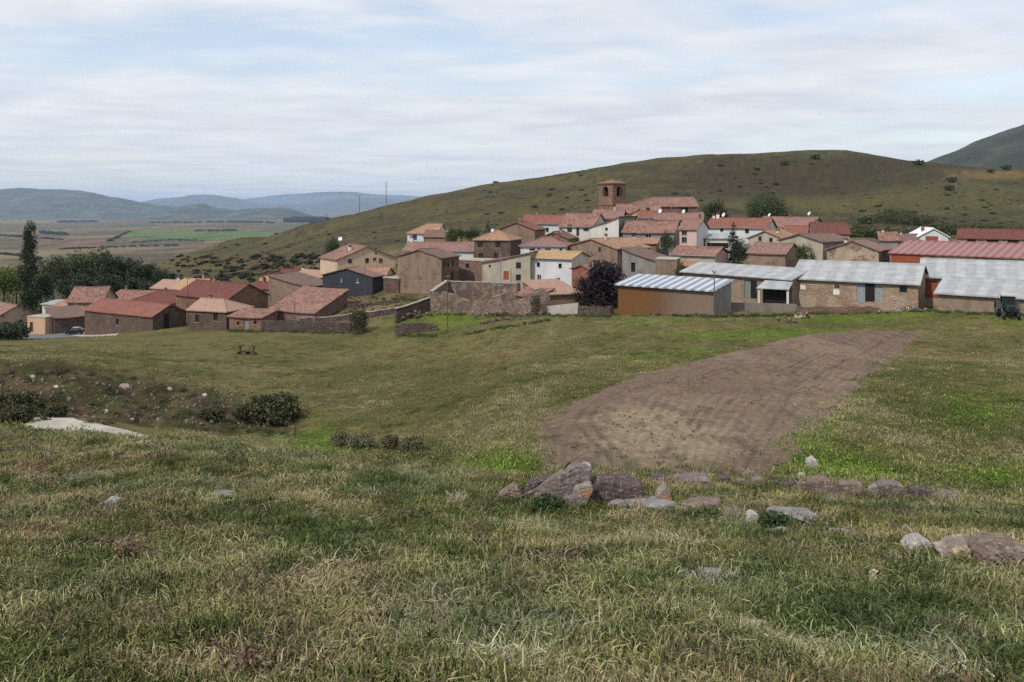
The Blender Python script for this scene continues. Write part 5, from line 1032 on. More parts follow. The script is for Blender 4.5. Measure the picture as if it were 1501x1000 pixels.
for i, (u, D, vt, w_, m_, lab) in enumerate([(6,352,392,44,LF_LT,'yellowish green tree at the left edge of the frame'),(24,360,384,40,LF_LT,'yellow green tree just left of the tall poplar'),(78,365,376,44,LF_MD,'bushy tree just right of the tall poplar'),(98,380,371,46,LF_MD,'rounded tree second from the tall poplar'),
     (122,372,372,44,LF_MD,'green tree in the middle of the grove'),(144,385,365,48,LF_MD,'highest round tree in the middle of the grove'),(164,372,374,40,LF_DK,'dark tree above the sagging weathered roof'),(182,378,376,40,LF_DK,'dark tree above the plain red roof'),(201,372,380,36,LF_DK,'dark tree third from the right end of the grove'),(218,378,386,34,LF_DK,'dark tree second from the right end of the grove'),(236,372,393,28,LF_DK,'lowest dark tree at the right end of the grove, by the dusty track'),(60,350,402,34,LF_DK,'low dark tree at the foot of the tall poplar'),(110,350,402,50,LF_DK,'low dark tree between grove and orange pyramid roof'),(160,352,404,50,LF_DK,'low dark tree behind the topmost old roof'),(205,352,408,44,LF_DK,'low dark tree filling the gap behind the plain red roof')]):
    tree('leafy_tree', lab, u, D, vt, 440, w_, 'round', m_, 20+i, GL, n=4200)
tree('purple_plum_tree', 'large dark purple leaved tree between the brown house and the orange shed', 886, 213, 374, 448, 64, 'round', LF_PU, 50, n=9000)
tree('purple_plum_tree', 'smaller dark purple tree spilling left over the low salmon roof', 857, 214, 400, 450, 38, 'round', LF_PU, 51, n=4200)
tree('conifer_tree', 'dark spiky conifer in front of the long white house', 1075, 252, 322, 392, 32, 'conifer', LF_CN, 52, n=4500)
tree('conifer_tree', 'low rounded dark evergreen beside the spiky conifer', 1087, 240, 350, 392, 30, 'round', LF_CN, 53, n=3500)
tree('conifer_tree', 'small dark conifer above the square stone house', 716, 318, 318, 352, 22, 'conifer', LF_CN, 54, n=2600)
tree('leafy_tree', 'compact bright green tree behind the second pale barn', 1181, 224, 356, 392, 32, 'round', LF_MD, 55, n=3500)
tree('leafy_tree', 'yellow green bush beside the grey rendered shed', 937, 222, 391, 412, 22, 'round', LF_LT, 56, n=1800, cat='bush')
tree('leafy_tree', 'dark tree between the grey walled house and the pink fronted house', 978, 268, 338, 376, 26, 'round', LF_DK, 57, n=2600)
tree('leafy_tree', 'dark green tree left of the lone light blue house', 487, 345, 348, 382, 28, 'round', LF_DK, 58, n=2600)
tree('leafy_tree', 'bushy tree right of the brown shed by the light blue house', 667, 345, 334, 358, 34, 'round', LF_MD, 59, n=2600)
tree('leafy_tree', 'dark low trees left of the small conifer', 692, 340, 332, 358, 28, 'round', LF_DK, 60, n=2200)
tree('leafy_tree', 'wide many stemmed tree standing high on the right behind the village', 1126, 470, 268, 322, 76, 'broad', LF_MD, 61, n=11000)
tree('leafy_tree', 'smaller many stemmed tree right of the church nave', 1048, 440, 288, 324, 40, 'broad', LF_DK, 62, n=3500)
tree('leafy_tree', 'round bush between the dry stone wall and its short dark block', 525, 226, 448, 484, 34, 'round', LF_OL, 63, n=4200, cat='bush')
tree('leafy_tree', 'small dark bush against the brown lean-to barn', 455, 276, 412, 438, 18, 'round', LF_DK, 64, n=1500, cat='bush')
tree('leafy_tree', 'ivy covered bush on the boxy ruin', 998, 228, 384, 408, 26, 'round', LF_OL, 65, n=2000, cat='bush')
tree('leafy_tree', 'small dark bush growing from the tall crumbling ruin wall', 786, 209, 426, 462, 20, 'round', LF_OL, 66, n=1600, cat='bush')
SB = 'bushes in the band behind the right of the village'
rb = random.Random(5)
band = [(1238,332,26),(1262,318,34),(1290,300,44),(1312,298,40),(1330,302,44),(1352,304,38),(1378,322,34),(1402,318,36),(1425,315,40),(1448,322,34),(1470,320,40),(1492,324,34),(1275,330,34),(1300,322,40),(1340,322,44),(1250,340,24),(1215,326,22),(1372,334,30),(1500,330,30),(1180,316,26),(1205,320,26)]
for i, (u, vt, w_) in enumerate(band):
    bp = at_px(u, vt+26); Db = max(bp.y/S, 395)
    tree('scrub_tree', 'olive green tangled round bush in the band between the village and the right hillside', u, Db, vt+2, 350, w_*1.3, 'broad' if i % 3 else 'round', LF_OL if i % 3 else LF_MD, 80+i, SB, n=1800, cat='bush')
# bushes on the bank and in the gully
tree('bank_bush', 'large dark twiggy bush at the right end of the bank', 402, 118, 574, 640, 74, 'round', LF_BK, 110, n=6500, cat='bush')
tree('bank_bush', 'smaller dark bush leaning on the left side of the large bank bush', 362, 119, 590, 632, 44, 'round', LF_OL, 111, n=4500, cat='bush')
tree('bank_bush', 'grey green bush left of the dark bank bushes', 310, 118, 598, 632, 44, 'round', LF_OL, 112, n=4500, cat='bush')
tree('bank_bush', 'wide dark bush at the left edge beside the concrete channel', 28, 104, 566, 628, 76, 'round', LF_BK, 113, n=6500, cat='bush')
tree('bank_bush', 'low dark bush below the wide one at the left edge', 22, 92, 600, 640, 60, 'round', LF_OL, 114, n=4500, cat='bush')
tree('bank_bush', 'small bush at the near end of the concrete channel', 82, 104, 590, 625, 36, 'round', LF_OL, 115, n=3000, cat='bush')
GB = 'low grey brown bushes in the gully'
for i, (u, vt, w_, D) in enumerate([(502,648,30,99),(534,643,38,96),(572,652,22,94),(604,656,30,91)]):
    tree('gully_bush', ['leftmost low grey bush in the gully','tallest low grey brown bush in the gully','third low grey bush along the gully','last low grey bush along the gully','fifth low grey bush, near the faint diagonal ridge','last small bush of the gully row'][i], u, D, vt+6, 672, w_*1.35, 'round', LF_GY, 120+i, GB, n=2600, cat='bush')
tree('bank_bush', 'dark mound of brambles at the left edge beside the asphalt', 14, 245, 470, 500, 56, 'round', LF_DK, 131, n=5000, cat='bush')
# hillside shrubs: one mesh per kind, every shrub an object
sh = [leaves_mesh('hill_shrub', [(0,0,.45,.9,.9,.55),(.5,.2,.4,.5,.6,.4),(-.4,-.3,.35,.6,.5,.4)], 260, .3, LF_DK if k < 2 else LF_OL, 140+k, .36, 1.2) for k in range(4)]
cnt = 0
for k in range(1600):
    if cnt >= 130: break
    D = S*rb.uniform(400, 900); u = rb.uniform(260, 1490); v0 = VH - F*gnd(px(u, D), D)/D
    if v0 > 392 or (u > 560 and v0 > 330) or fbm(np.array([u/60.]), np.array([D/90.]), 2, 77)[0] < .5: continue
    x = px(u, D); o = bpy.data.objects.new('hill_shrub', sh[cnt % 4]); C.objects.link(o); s = rb.uniform(.5, 1.3)+rb.random()**4*1.1
    o.location = (x, D, gnd(x, D)-.15); o.scale = (s*1.2, s*1.2, s*.8); o.rotation_euler = (0, 0, rb.random()*6)
    tag(o, 'small dark scattered shrub on the grassy hillside above the village', 'shrub', 'shrubs dotted over the hillside'); cnt += 1
for (u, v, s) in [(1195,231,2.4),(1346,240,2.6),(1475,247,2.4),(1452,251,1.6),(1395,265,2.2),(1391,277,2.0),(1150,240,2),(1268,326,2)]:
    p = at_px(u, v+2); o = bpy.data.objects.new('hill_shrub', sh[0]); C.objects.link(o); o.location = p; o.scale = (s*1.5, s*1.5, s*1.4)
    tag(o, 'small dark scattered shrub on the grassy hillside above the village', 'shrub', 'shrubs dotted over the hillside')

# ---------------------------------------------------------------- instanced ground cover (grass, scrub, far hedges)
def instancer(name, pts, rot, scl, idx_, tint, sources, kind='stuff', label=None, cat=None):
    me = bpy.data.meshes.new(name); n = len(pts); me.vertices.add(n); me.vertices.foreach_set('co', np.asarray(pts, np.float32).ravel())
    for nm, typ, dat in (('rot','FLOAT_VECTOR',rot),('scl','FLOAT_VECTOR',scl),('which','INT',idx_),('tint','FLOAT_COLOR',np.concatenate([tint, np.ones((n,1))],1))):
        a = me.attributes.new(nm, typ, 'POINT'); a.data.foreach_set('color' if typ == 'FLOAT_COLOR' else 'vector' if typ == 'FLOAT_VECTOR' else 'value', np.asarray(dat, np.int32 if typ == 'INT' else np.float32).ravel())
    col_ = bpy.data.collections.new(name+'_sources')
    for i, (m_) in enumerate(sources): col_.objects.link(bpy.data.objects.new('%s_%02d' % (name, i), m_))
    g = bpy.data.node_groups.new(name, 'GeometryNodeTree'); g.interface.new_socket('Geometry', in_out='INPUT', socket_type='NodeSocketGeometry'); g.interface.new_socket('Geometry', in_out='OUTPUT', socket_type='NodeSocketGeometry')
    gi = g.nodes.new('NodeGroupInput'); go = g.nodes.new('NodeGroupOutput'); ci = g.nodes.new('GeometryNodeCollectionInfo'); ci.inputs['Collection'].default_value = col_; ci.inputs['Separate Children'].default_value = True; ci.inputs['Reset Children'].default_value = True
    ip = g.nodes.new('GeometryNodeInstanceOnPoints'); ip.inputs['Pick Instance'].default_value = True
    def at(nm, t): q = g.nodes.new('GeometryNodeInputNamedAttribute'); q.data_type = t; q.inputs['Name'].default_value = nm; return q.outputs['Attribute']
    g.links.new(gi.outputs[0], ip.inputs['Points']); g.links.new(ci.outputs[0], ip.inputs['Instance']); g.links.new(at('which','INT'), ip.inputs['Instance Index'])
    e2r = g.nodes.new('FunctionNodeEulerToRotation'); g.links.new(at('rot','FLOAT_VECTOR'), e2r.inputs[0]); g.links.new(e2r.outputs[0], ip.inputs['Rotation']); g.links.new(at('scl','FLOAT_VECTOR'), ip.inputs['Scale'])
    g.links.new(ip.outputs[0], go.inputs[0])
    o = link(name, me, kind=kind, label=label, cat=cat); md = o.modifiers.new('scatter', 'NODES'); md.node_group = g; return o
def bladed(name, mat): 
    pass
gmat, nt2, b2 = newmat('grass_blades'); bt = N(nt2, 'ShaderNodeAttribute', attribute_name='blade'); it = N(nt2, 'ShaderNodeAttribute', attribute_name='tint', attribute_type='INSTANCER')
Lk(nt2, mixc(nt2, 1.0, bt.outputs['Color'], it.outputs['Color'], 'MULTIPLY'), b2.inputs['Base Color']); b2.inputs['Roughness'].default_value = .7; b2.inputs['Specular IOR Level'].default_value = .2
def tuft(name, n, rad, h0, h1, w_, cols, seed, lean=.35, seg=2, wmul=1.0):
    rg = np.random.default_rng(seed); V_ = []; F_ = []; CC = []
    for k in range(n):
        a = rg.random()*6.283; r = rad*math.sqrt(rg.random()); x, y = r*math.cos(a), r*math.sin(a); h = rg.uniform(h0, h1); b = rg.random()*6.283
        lx, ly = rg.normal(0, lean, 2)*h; wx, wy = math.cos(b)*w_/2, math.sin(b)*w_/2; ww = rg.uniform(.7, 1.3)
        i = len(V_); V_ += [(x-wx*ww,y-wy*ww,-.02),(x+wx*ww,y+wy*ww,-.02),(x+lx*.35+wx*.8*ww,y+ly*.35+wy*.8*ww,h*.6),(x+lx*.35-wx*.8*ww,y+ly*.35-wy*.8*ww,h*.6),(x+lx+wx*.15,y+ly+wy*.15,h*(1-.3*min(1,abs(lx+ly)/h))),(x+lx-wx*.15,y+ly-wy*.15,h*(1-.3*min(1,abs(lx+ly)/h)))]
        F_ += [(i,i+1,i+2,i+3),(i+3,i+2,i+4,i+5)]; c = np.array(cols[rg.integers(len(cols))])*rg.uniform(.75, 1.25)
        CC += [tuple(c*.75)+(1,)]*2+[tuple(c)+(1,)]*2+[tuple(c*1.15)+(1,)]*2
    return np_mesh(name, V_, F_, gmat, False, {'blade': ('FLOAT_COLOR', CC)})
G1, G2, G3 = (.105,.122,.030), (.150,.158,.048), (.052,.068,.019); S1, S2, S3 = (.31,.28,.14), (.36,.33,.19), (.21,.16,.09); B1_ = (.11,.075,.045)
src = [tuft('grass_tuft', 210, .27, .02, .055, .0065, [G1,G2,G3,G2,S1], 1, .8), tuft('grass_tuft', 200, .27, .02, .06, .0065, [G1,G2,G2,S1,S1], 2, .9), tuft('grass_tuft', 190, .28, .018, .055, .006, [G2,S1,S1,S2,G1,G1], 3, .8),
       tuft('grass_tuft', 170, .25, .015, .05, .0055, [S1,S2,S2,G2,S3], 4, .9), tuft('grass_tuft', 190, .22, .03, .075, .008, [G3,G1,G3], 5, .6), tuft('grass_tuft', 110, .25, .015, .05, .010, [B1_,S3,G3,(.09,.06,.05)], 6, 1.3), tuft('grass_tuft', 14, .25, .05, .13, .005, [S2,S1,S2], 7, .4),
       tuft('grass_tuft', 80, .14, .02, .05, .022, [(.045,.075,.022),(.06,.09,.03),(.05,.085,.04)], 8, 1.2), tuft('grass_tuft', 60, .12, .02, .05, .012, [S2,(.42,.39,.28),B1_], 9, 1.3)]
def scatter(n, D0, D1, power=1.0, seed=0, half=.80, off=1.5):
    rg = np.random.default_rng(seed); Y = S*0+(D0**(1-power) + rg.random(n)*(D1**(1-power)-D0**(1-power)))**(1/(1-power)) if power != 1 else D0*(D1/D0)**rg.random(n)
    X = (rg.random(n)*2-1)*(half*Y+off); return X, Y, rg
def ground_pts(X, Y):
    return np.array([gnd(a, b) for a, b in zip(X, Y)])
def outside(X, Y, polys, m=0.0):
    k = np.ones(len(X), bool)
    for p in polys: k &= ~inside(p, X, Y)
    return k
X, Y, rg = scatter(24000, 2.6, 28, .9, 3, .74, 1.2)
ZG = ground_pts(X, Y); n = len(X)
dry = fbm(X/1.6, Y/1.6, 3, 201); wet = fbm(X/2.4+9, Y/2.4, 3, 202); r_ = rg.random(n)
w_i = np.where(r_ < .28, 1, np.where(r_ < .48, 2, np.where(r_ < .58, 3, np.where(r_ < .74, 0, np.where(r_ < .82, 4, np.where(r_ < .89, 5, np.where(r_ < .92, 6, np.where(r_ < .965, 7, 8))))))))
q1 = fbm(X/.55, Y/.55, 3, 203); q2 = fbm(X/.8+4, Y/.8, 3, 206)
w_i = np.where((dry > .56) & (r_ < .62), 3, w_i); w_i = np.where((wet > .57) & (r_ < .7), np.where(r_ < .35, 0, 4), w_i)
w_i = np.where((q1 > .64), np.where(r_ < .5, 5, 2), w_i); w_i = np.where((q1 < .36), np.where(r_ < .6, 4, 7), w_i); w_i = np.where((q2 > .68), np.where(r_ < .6, 3, 8), w_i)
sc_ = (0.5+.8*rg.random(n))*(1+np.clip((Y-9)/22, 0, .7)); hgt = sc_*(.55+.9*fbm(X/.9, Y/.9, 2, 204))
tn = (.80+.42*rg.random(n))[:, None]*(1+np.stack([(dry-.5)*1.0, (dry-.5)*.5, (dry-.5)*.5], 1))*(.55+.85*vnoise(X/.33, Y/.33, 8))[:, None]
bare = (q1 > .70) & (r_ > .45)
for cx_, cy_, cr_ in ROCKS: bare |= np.hypot(X-cx_, Y-cy_) < cr_*.85
keepn = ~bare
X, Y, ZG, w_i, sc_, hgt, tn = X[keepn], Y[keepn], ZG[keepn], w_i[keepn], sc_[keepn], hgt[keepn], tn[keepn]; n = len(X)
RT = np.stack([rg.normal(0,.12,n), rg.normal(0,.12,n), rg.random(n)*6.28], 1)
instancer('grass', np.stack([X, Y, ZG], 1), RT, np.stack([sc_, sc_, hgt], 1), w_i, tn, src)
pst = [rock_mesh('small_turf_stone', (1,1,.6), 340+i, rockmat('turf_stone', (0.20,0.17,0.15), (0.36,0.33,0.30)), sub=3) for i in range(3)]
rg = np.random.default_rng(55); PT = []
for cu, cv, nn_, su, sv_ in ((330,725,14,120,8),(560,745,10,160,10),(180,860,16,160,60),(700,850,16,200,60),(1150,800,26,120,20),(1000,760,22,90,14),(820,750,18,90,10),(1380,830,14,90,14),(430,960,12,200,30),(1100,900,10,200,40)):
    for k in range(nn_): p = at_px(cu+rg.normal()*su*.6, cv+rg.normal()*sv_*.6); PT.append(tuple(p))
n = len(PT); sc_ = .03+.10*rg.random(n)**2.2; instancer('small_stones', PT, np.stack([rg.normal(0,.2,n), rg.normal(0,.2,n), rg.random(n)*6], 1), np.stack([sc_*1.3, sc_, sc_*.9], 1), rg.integers(0,3,n), np.ones((n,3)), pst)
# broad-leaved weeds standing above the turf
wsrc = [leaves_mesh('broad_leaf_weed', [(0,0,.03,.09,.09,.045)], 80, .026, lmw, 360+i, .2, 6) for i, lmw in enumerate((leafmat('weed_leaves', (.03,.055,.02), (.055,.085,.03), (.09,.12,.045), 20), leafmat('brown_weed_leaves', (.09,.06,.035), (.16,.11,.065), (.24,.18,.11), 20), leafmat('grey_green_weed', (.07,.09,.06), (.11,.13,.09), (.17,.18,.13), 20)))]
n = 620; Y = 3*(24/3.)**rg.random(n); X = (rg.random(n)*2-1)*(.72*Y+1); q_ = fbm(X/1.3, Y/1.3, 3, 61); k = q_ > .47; X, Y, q_ = X[k], Y[k], q_[k]; n = len(X); sc_ = .5+1.1*rg.random(n)**2
instancer('pasture_weeds', np.stack([X, Y, ground_pts(X, Y)], 1), np.stack([0*X, 0*X, rg.random(n)*6], 1), np.stack([sc_, sc_, sc_], 1), np.where(q_ > .58, 1, rg.integers(0,3,n)), np.ones((n,3)), wsrc)
# mid-distance pasture: coarser tufts
src2 = [tuft('pasture_tuft', 130, .9, .04, .13, .030, [G1,G2,G3,S1], 11, .6), tuft('pasture_tuft', 130, .9, .04, .14, .028, [G2,S1,S3,G1], 12, .6), tuft('pasture_tuft', 90, .7, .06, .20, .028, [S1,S2,S3], 13, .6), tuft('pasture_tuft', 110, .8, .04, .14, .035, [G3,G3,G1], 14, .6)]
X, Y, rg = scatter(16000, 24, 118, 1.0, 5, .70, 1)
vv = VH - F*zfun(X, Y)/Y; uu = UC+F*X/Y
k = (outside(X, Y, [FPOLY]) | (rg.random(len(X)) < .035) | ((edist(FPOLY, X, Y) < .7) & (rg.random(len(X)) < .6))) & ~((Y > S*180) & (vv < 455)) & ~((Y < S*110) & (Y > S*88) & (uu > 40) & (uu < 240)) & ~((Y > S*205) & (uu < 640) & (vv < 484))
k &= ~((Y > S*106) & (Y < S*131) & (uu < 430) & (rg.random(len(Y)) < .75))
X, Y = X[k], Y[k]; n = len(X); rg = np.random.default_rng(9); ZG = ground_pts(X, Y); dry = fbm(X/6, Y/6, 4, 211); r_ = rg.random(n)
w_i = np.where(dry > .55, np.where(r_ < .5, 2, 1), np.where(dry < .45, np.where(r_ < .5, 3, 0), np.where(r_ < .5, 0, 1)))
sc_ = .5+.7*rg.random(n); tn = (.60+.42*rg.random(n))[:, None]*(.8+.4*fbm(X/3, Y/3, 3, 212))[:, None]*np.ones((1,3))*1.08
uu2 = UC+F*X/Y; vv2 = VH-F*ZG/Y; gm_ = np.zeros(n)
for b in ((470,648,60,26),(395,590,30,14),(745,690,60,30),(640,468,85,14),(1130,488,170,14),(1330,468,190,12),(1240,690,95,26),(1460,700,90,16),(1180,640,40,60),(1000,520,90,12),(560,500,120,14),(1440,600,60,30)): gm_ = np.maximum(gm_, np.exp(-((uu2-b[0])/b[2])**2-((vv2-b[1])/b[3])**2))
tn = tn*1.14*(1-gm_[:, None]*(1-np.array((.82, 1.3, .45)))); w_i = np.where((gm_ > .4) & (w_i == 2), 0, w_i)
instancer('pasture_grass', np.stack([X, Y, ZG-.02], 1), np.stack([rg.normal(0,.1,n), rg.normal(0,.1,n), rg.random(n)*6.28], 1), np.stack([sc_, sc_, sc_*.8], 1), w_i, tn, src2)
# hillside scrub and heather, far hedges and copses
lm, nt2, b2 = newmat('scrub_leaves'); it = N(nt2, 'ShaderNodeAttribute', attribute_name='tint', attribute_type='INSTANCER'); Lk(nt2, mixc(nt2, 1.0, it.outputs['Color'], ramp(nt2, noise(nt2, objco(nt2), 1.5, 3), [(.3,.6),(.7,1.3)]), 'MULTIPLY'), b2.inputs['Base Color'])
src3 = [leaves_mesh('scrub', [(0,0,.3,1,1,.4),(.6,.3,.25,.6,.6,.35)], 110, .5, lm, 150+i, .33, 1.1) for i in range(3)]
rg = np.random.default_rng(21); n = 9000; Y = S*360*(1250/360.)**rg.random(n); X = (rg.random(n)*1.5-.72)*Y
ok = (fbm(X/22, Y/22, 3, 221) > .47) & ~((UC+F*X/Y > 560) & (Y < S*430)); X, Y = X[ok], Y[ok]; n = len(X); ZG = ground_pts(X, Y)
sc_ = .25+.75*rg.random(n)**3; tn = np.array((.062,.064,.040))*(.6+.8*rg.random(n))[:, None]
instancer('hillside_scrub', np.stack([X, Y, ZG-.1], 1), np.stack([0*X, 0*X, rg.random(n)*6.28], 1), np.stack([sc_, sc_, sc_*.6], 1), rg.integers(0, 3, n), tn, src3)
HP = []
def hedge(pts, n, s, c, w=6):
    for k in range(n):
        t = rg.random()*(len(pts)-1); i = int(t); f = t-i; u = pts[i][0]*(1-f)+pts[i+1][0]*f; v = pts[i][1]*(1-f)+pts[i+1][1]*f
        p = at_px(u+rg.normal(0, 1), v+rg.normal(0, .35)); HP.append((p.x, p.y, p.z, s*rg.uniform(.6, 1.4), c))
HD = (.026,.036,.020)
hedge([(160,354),(178,345),(190,340)], 60, 5, HD); hedge([(190,356),(250,352),(300,353)], 70, 3.2, HD); hedge([(85,366),(120,364),(180,362),(260,360)], 90, 3.2, HD)
hedge([(285,339),(345,338)], 60, 6, HD); hedge([(220,327),(330,326),(400,327)], 110, 11, (.03,.04,.028)); hedge([(60,342),(95,344)], 60, 9, HD); hedge([(85,326),(140,325)], 70, 12, HD)
hedge([(0,345),(40,348),(90,352)], 60, 5, HD); hedge([(0,372),(60,380)], 30, 4, HD); 

for k in range(170):
    p = at_px(rg.uniform(250, 480), rg.uniform(375, 415)); HP.append((p.x, p.y, p.z, rg.uniform(.5, 1.7), (.036,.042,.022)))
HP_ = np.array([(a, b, c, d) for a, b, c, d, e in HP]); n = len(HP_)
instancer('far_hedgerows', HP_[:, :3], np.stack([np.zeros(n), np.zeros(n), rg.random(n)*6.28], 1), np.stack([HP_[:,3], HP_[:,3], HP_[:,3]*1.1], 1), rg.integers(0,3,n), np.array([h[4] for h in HP])*(.8+.5*rg.random(n))[:, None], src3)
HP = []
for k in range(420):
    D_ = rg.uniform(5200, 6300); u_ = 419+60*rg.random(); x_ = px(u_, D_); HP.append((x_, D_, gnd(x_, D_), 30*rg.uniform(.7, 1.2)*(1 if u_ > 428 else .7), (.014,.022,.016)))
HP_ = np.array([(a, b, c, d) for a, b, c, d, e in HP]); n = len(HP_)
instancer('distant_pine_wood', HP_[:, :3], np.stack([np.zeros(n), np.zeros(n), rg.random(n)*6.28], 1), np.stack([HP_[:,3]*.9, HP_[:,3]*.9, HP_[:,3]*1.15], 1), rg.integers(0,3,n), np.tile((.014,.022,.016), (n,1))*(.8+.5*rg.random(n))[:, None], src3)
# clods and rubble of the bank
rub = [rock_mesh('bank_rubble', (1,1,.8), 300+i, rockmat('bank_stone', (0.14,0.11,0.09), (0.26,0.22,0.19)), sub=2) for i in range(3)]
n = 800; rg = np.random.default_rng(33); U_ = rg.uniform(-60, 430, n); V0 = rg.uniform(0, 1, n); PT = []
for a, t in zip(U_, V0): top = 541+max(0, a)*.095; bot = 606+max(0,a)*.06; p = at_px(a, top+(bot-top)*t); PT.append(tuple(p))
sc_ = .10+.35*rg.random(n)**3; instancer('bank_rubble', PT, rg.random((n,3))*6, np.stack([sc_*1.3, sc_, sc_*.8], 1), rg.integers(0,3,n), np.ones((n,3)), rub)
bsrc = [leaves_mesh('bank_weeds', [(0,0,.2,.7,.7,.3)], 130, .16, lm, 160+i, .35, 2) for i in range(3)]
n = 110; U_ = rg.uniform(-60, 440, n); V0 = rg.uniform(-.1, 1.15, n); PT = []
for a, t in zip(U_, V0): top = 541+max(0, a)*.095; bot = 606+max(0,a)*.06; p = at_px(a, top+(bot-top)*t); PT.append(tuple(p))
sc_ = .25+.6*rg.random(n); instancer('bank_weeds', PT, np.stack([0*sc_, 0*sc_, rg.random(n)*6], 1), np.stack([sc_, sc_, sc_*.9], 1), rg.integers(0,3,n), np.array((.065,.062,.032))*(.6+.8*rg.random(n))[:, None], bsrc)
# clods on the ploughed strip
clods = [rock_mesh('soil_clod', (1,1,.8), 320+i, rockmat('soil_clod', (0.12,0.075,0.058), (0.23,0.16,0.125)), sub=1) for i in range(3)]
a_ = np.array(FPOLY); n = 15000; rg = np.random.default_rng(44); Yc = a_[:,1].min()*(a_[:,1].max()/a_[:,1].min())**rg.random(n); Xc = rg.uniform(a_[:,0].min(), a_[:,0].max(), n); k = inside(FPOLY, Xc, Yc) & (edist(FPOLY, Xc, Yc) > .25); Xc, Yc = Xc[k], Yc[k]
k = fbm(Xc/1.5, Yc/3, 3, 45) > .42; Xc, Yc = Xc[k], Yc[k]; n = len(Xc); Zc = ground_pts(Xc, Yc)+.07; sc_ = .02+.11*rg.random(n)**5*(1+Yc/60)
instancer('soil_clods', np.stack([Xc, Yc, Zc], 1), rg.random((n,3))*6, np.stack([sc_*1.4, sc_*1.2, sc_], 1), rg.integers(0,3,n), np.ones((n,3)), clods)
# weeds along the foot of the barns
PT = []; 
for a, b in [((640,459),(765,463)),((765,463),(806,461)),((384,485),(515,487)),((580,491),(641,492)),((575,438),(640,440)),((334,484),(384,485)),((684,489),(806,468)),((1046,463),(1160,461)),((1160,460),(1345,457)),((1345,455),(1500,462)),((897,461),(1046,463)),((800,462),(897,462))]:
    for k in range(60): t = rg.random(); p = at_px(a[0]*(1-t)+b[0]*t, a[1]*(1-t)+b[1]*t+rg.uniform(0, 3)); PT.append(tuple(p))
n = len(PT); sc_ = .25+.5*rg.random(n); instancer('wall_foot_weeds', PT, np.stack([0*sc_, 0*sc_, rg.random(n)*6], 1), np.stack([sc_, sc_, sc_], 1), rg.integers(0,3,n), np.array((.06,.08,.025))*(.6+1.0*rg.random(n))[:, None], bsrc)
PT = []
for k in range(420):
    u_ = rg.uniform(395, 640); v_ = rg.uniform(434, 470); p = at_px(u_, v_)
    if p.y > S*225 and p.y < S*300: PT.append(tuple(p))
n = len(PT); sc_ = .25+.6*rg.random(n)**2; instancer('yard_weeds', PT, np.stack([0*sc_, 0*sc_, rg.random(n)*6], 1), np.stack([sc_, sc_, sc_*.8], 1), rg.integers(0,3,n), np.array((.055,.06,.027))*(.6+.9*rg.random(n))[:, None], bsrc)
# single plants of the near slope
dm = leafmat('dry_thistle', (0.11,0.075,0.045), (0.20,0.145,0.09), (0.36,0.29,0.19), 9); pm = leafmat('pale_dry_stalk', (0.34,0.28,0.18), (0.45,0.38,0.26), (0.56,0.50,0.38), 9)
cm_ = leafmat('cushion_plant_leaves', (0.016,0.035,0.010), (0.028,0.055,0.016), (0.05,0.085,0.026), 12); tm_ = leafmat('grey_twigs', (0.16,0.13,0.11), (0.25,0.21,0.19), (0.36,0.32,0.29), 9)
def plant(name, label, cat, u, v, wpx, hpx, mat, seed, stems=24, leaf=.03, n=500, group=None, curl=.5, core=None):
    g = at_px(u, v); D = g.y; w_ = wpx*D/F; h = hpx*D/F; rg_ = random.Random(seed); mb = MB()
    for k in range(stems):
        a = rg_.random()*6.28; r = rg_.random()**.6*w_/2; hh = h*rg_.uniform(.5, 1)*(1-.4*r/(w_/2)); p = Vector((math.cos(a)*r*.25, math.sin(a)*r*.25, -.03)); q = Vector((math.cos(a)*r*.7, math.sin(a)*r*.7, hh*.6)); e = Vector((math.cos(a+curl*rg_.uniform(-1,1))*r, math.sin(a+curl*rg_.uniform(-1,1))*r, hh))
        mb.tube(p, q, .0045, .0035, 4, caps=False); mb.tube(q, e, .0035, .002, 4, caps=False)
    root = empty(name, tuple(g), 0, label=label, cat=cat, group=group); mb.build('stems', mat, root)
    lob = [(0,0,h*.45,w_*.5,w_*.45,h*.5)]; link('leaves', leaves_mesh('leaves', lob, n, leaf, core or mat, seed, .36, 14), root); return root
plant('dry_thistle', 'clump of rust brown dry thistles, biggest of the left slope', 'dry plant', 190, 826, 52, 50, dm, 1, 55, .022, 620)
plant('dry_thistle', 'sparse tan dry thistles beside the small pale stone', 'dry plant', 234, 742, 56, 38, dm, 2, 40, .026, 380)
plant('dry_thistle', 'rust brown dry leaves right at the stony rim on the left', 'dry plant', 62, 716, 60, 16, dm, 3, 24, .03, 200)
plant('dry_thistle', 'curled brown dead leaves in the lower left grass', 'dry plant', 208, 912, 54, 28, dm, 4, 34, .022, 320)
plant('dry_thistle', 'large dead brown leaves with a broken stalk at the bottom edge', 'dry plant', 366, 992, 72, 48, dm, 5, 44, .035, 320)
plant('dry_thistle', 'brown withered tuft touching the bottom edge left of the dead leaves', 'dry plant', 238, 998, 50, 28, dm, 6, 36, .022, 260)
plant('white_lichen_twigs', 'bleached curling twigs above the withered tuft', 'dry plant', 282, 944, 40, 24, pm, 7, 26, .012, 90, curl=1.6)
plant('dry_stalk', 'single upright pale seed stalk on the right slope', 'dry plant', 1281, 872, 14, 42, pm, 8, 7, .022, 130)
plant('twiggy_bush', 'bare grey twiggy bush between the low slab and the whitish stone', 'bush', 1074, 770, 48, 38, tm_, 9, 60, .012, 140)
plant('cushion_plant', 'dark green leafy cushion right of the round whitish stone', 'plant', 1136, 778, 50, 30, cm_, 10, 20, .035, 900)
plant('cushion_plant', 'bright dark green weed growing below the leaning slab', 'plant', 802, 752, 56, 26, cm_, 11, 20, .05, 700)
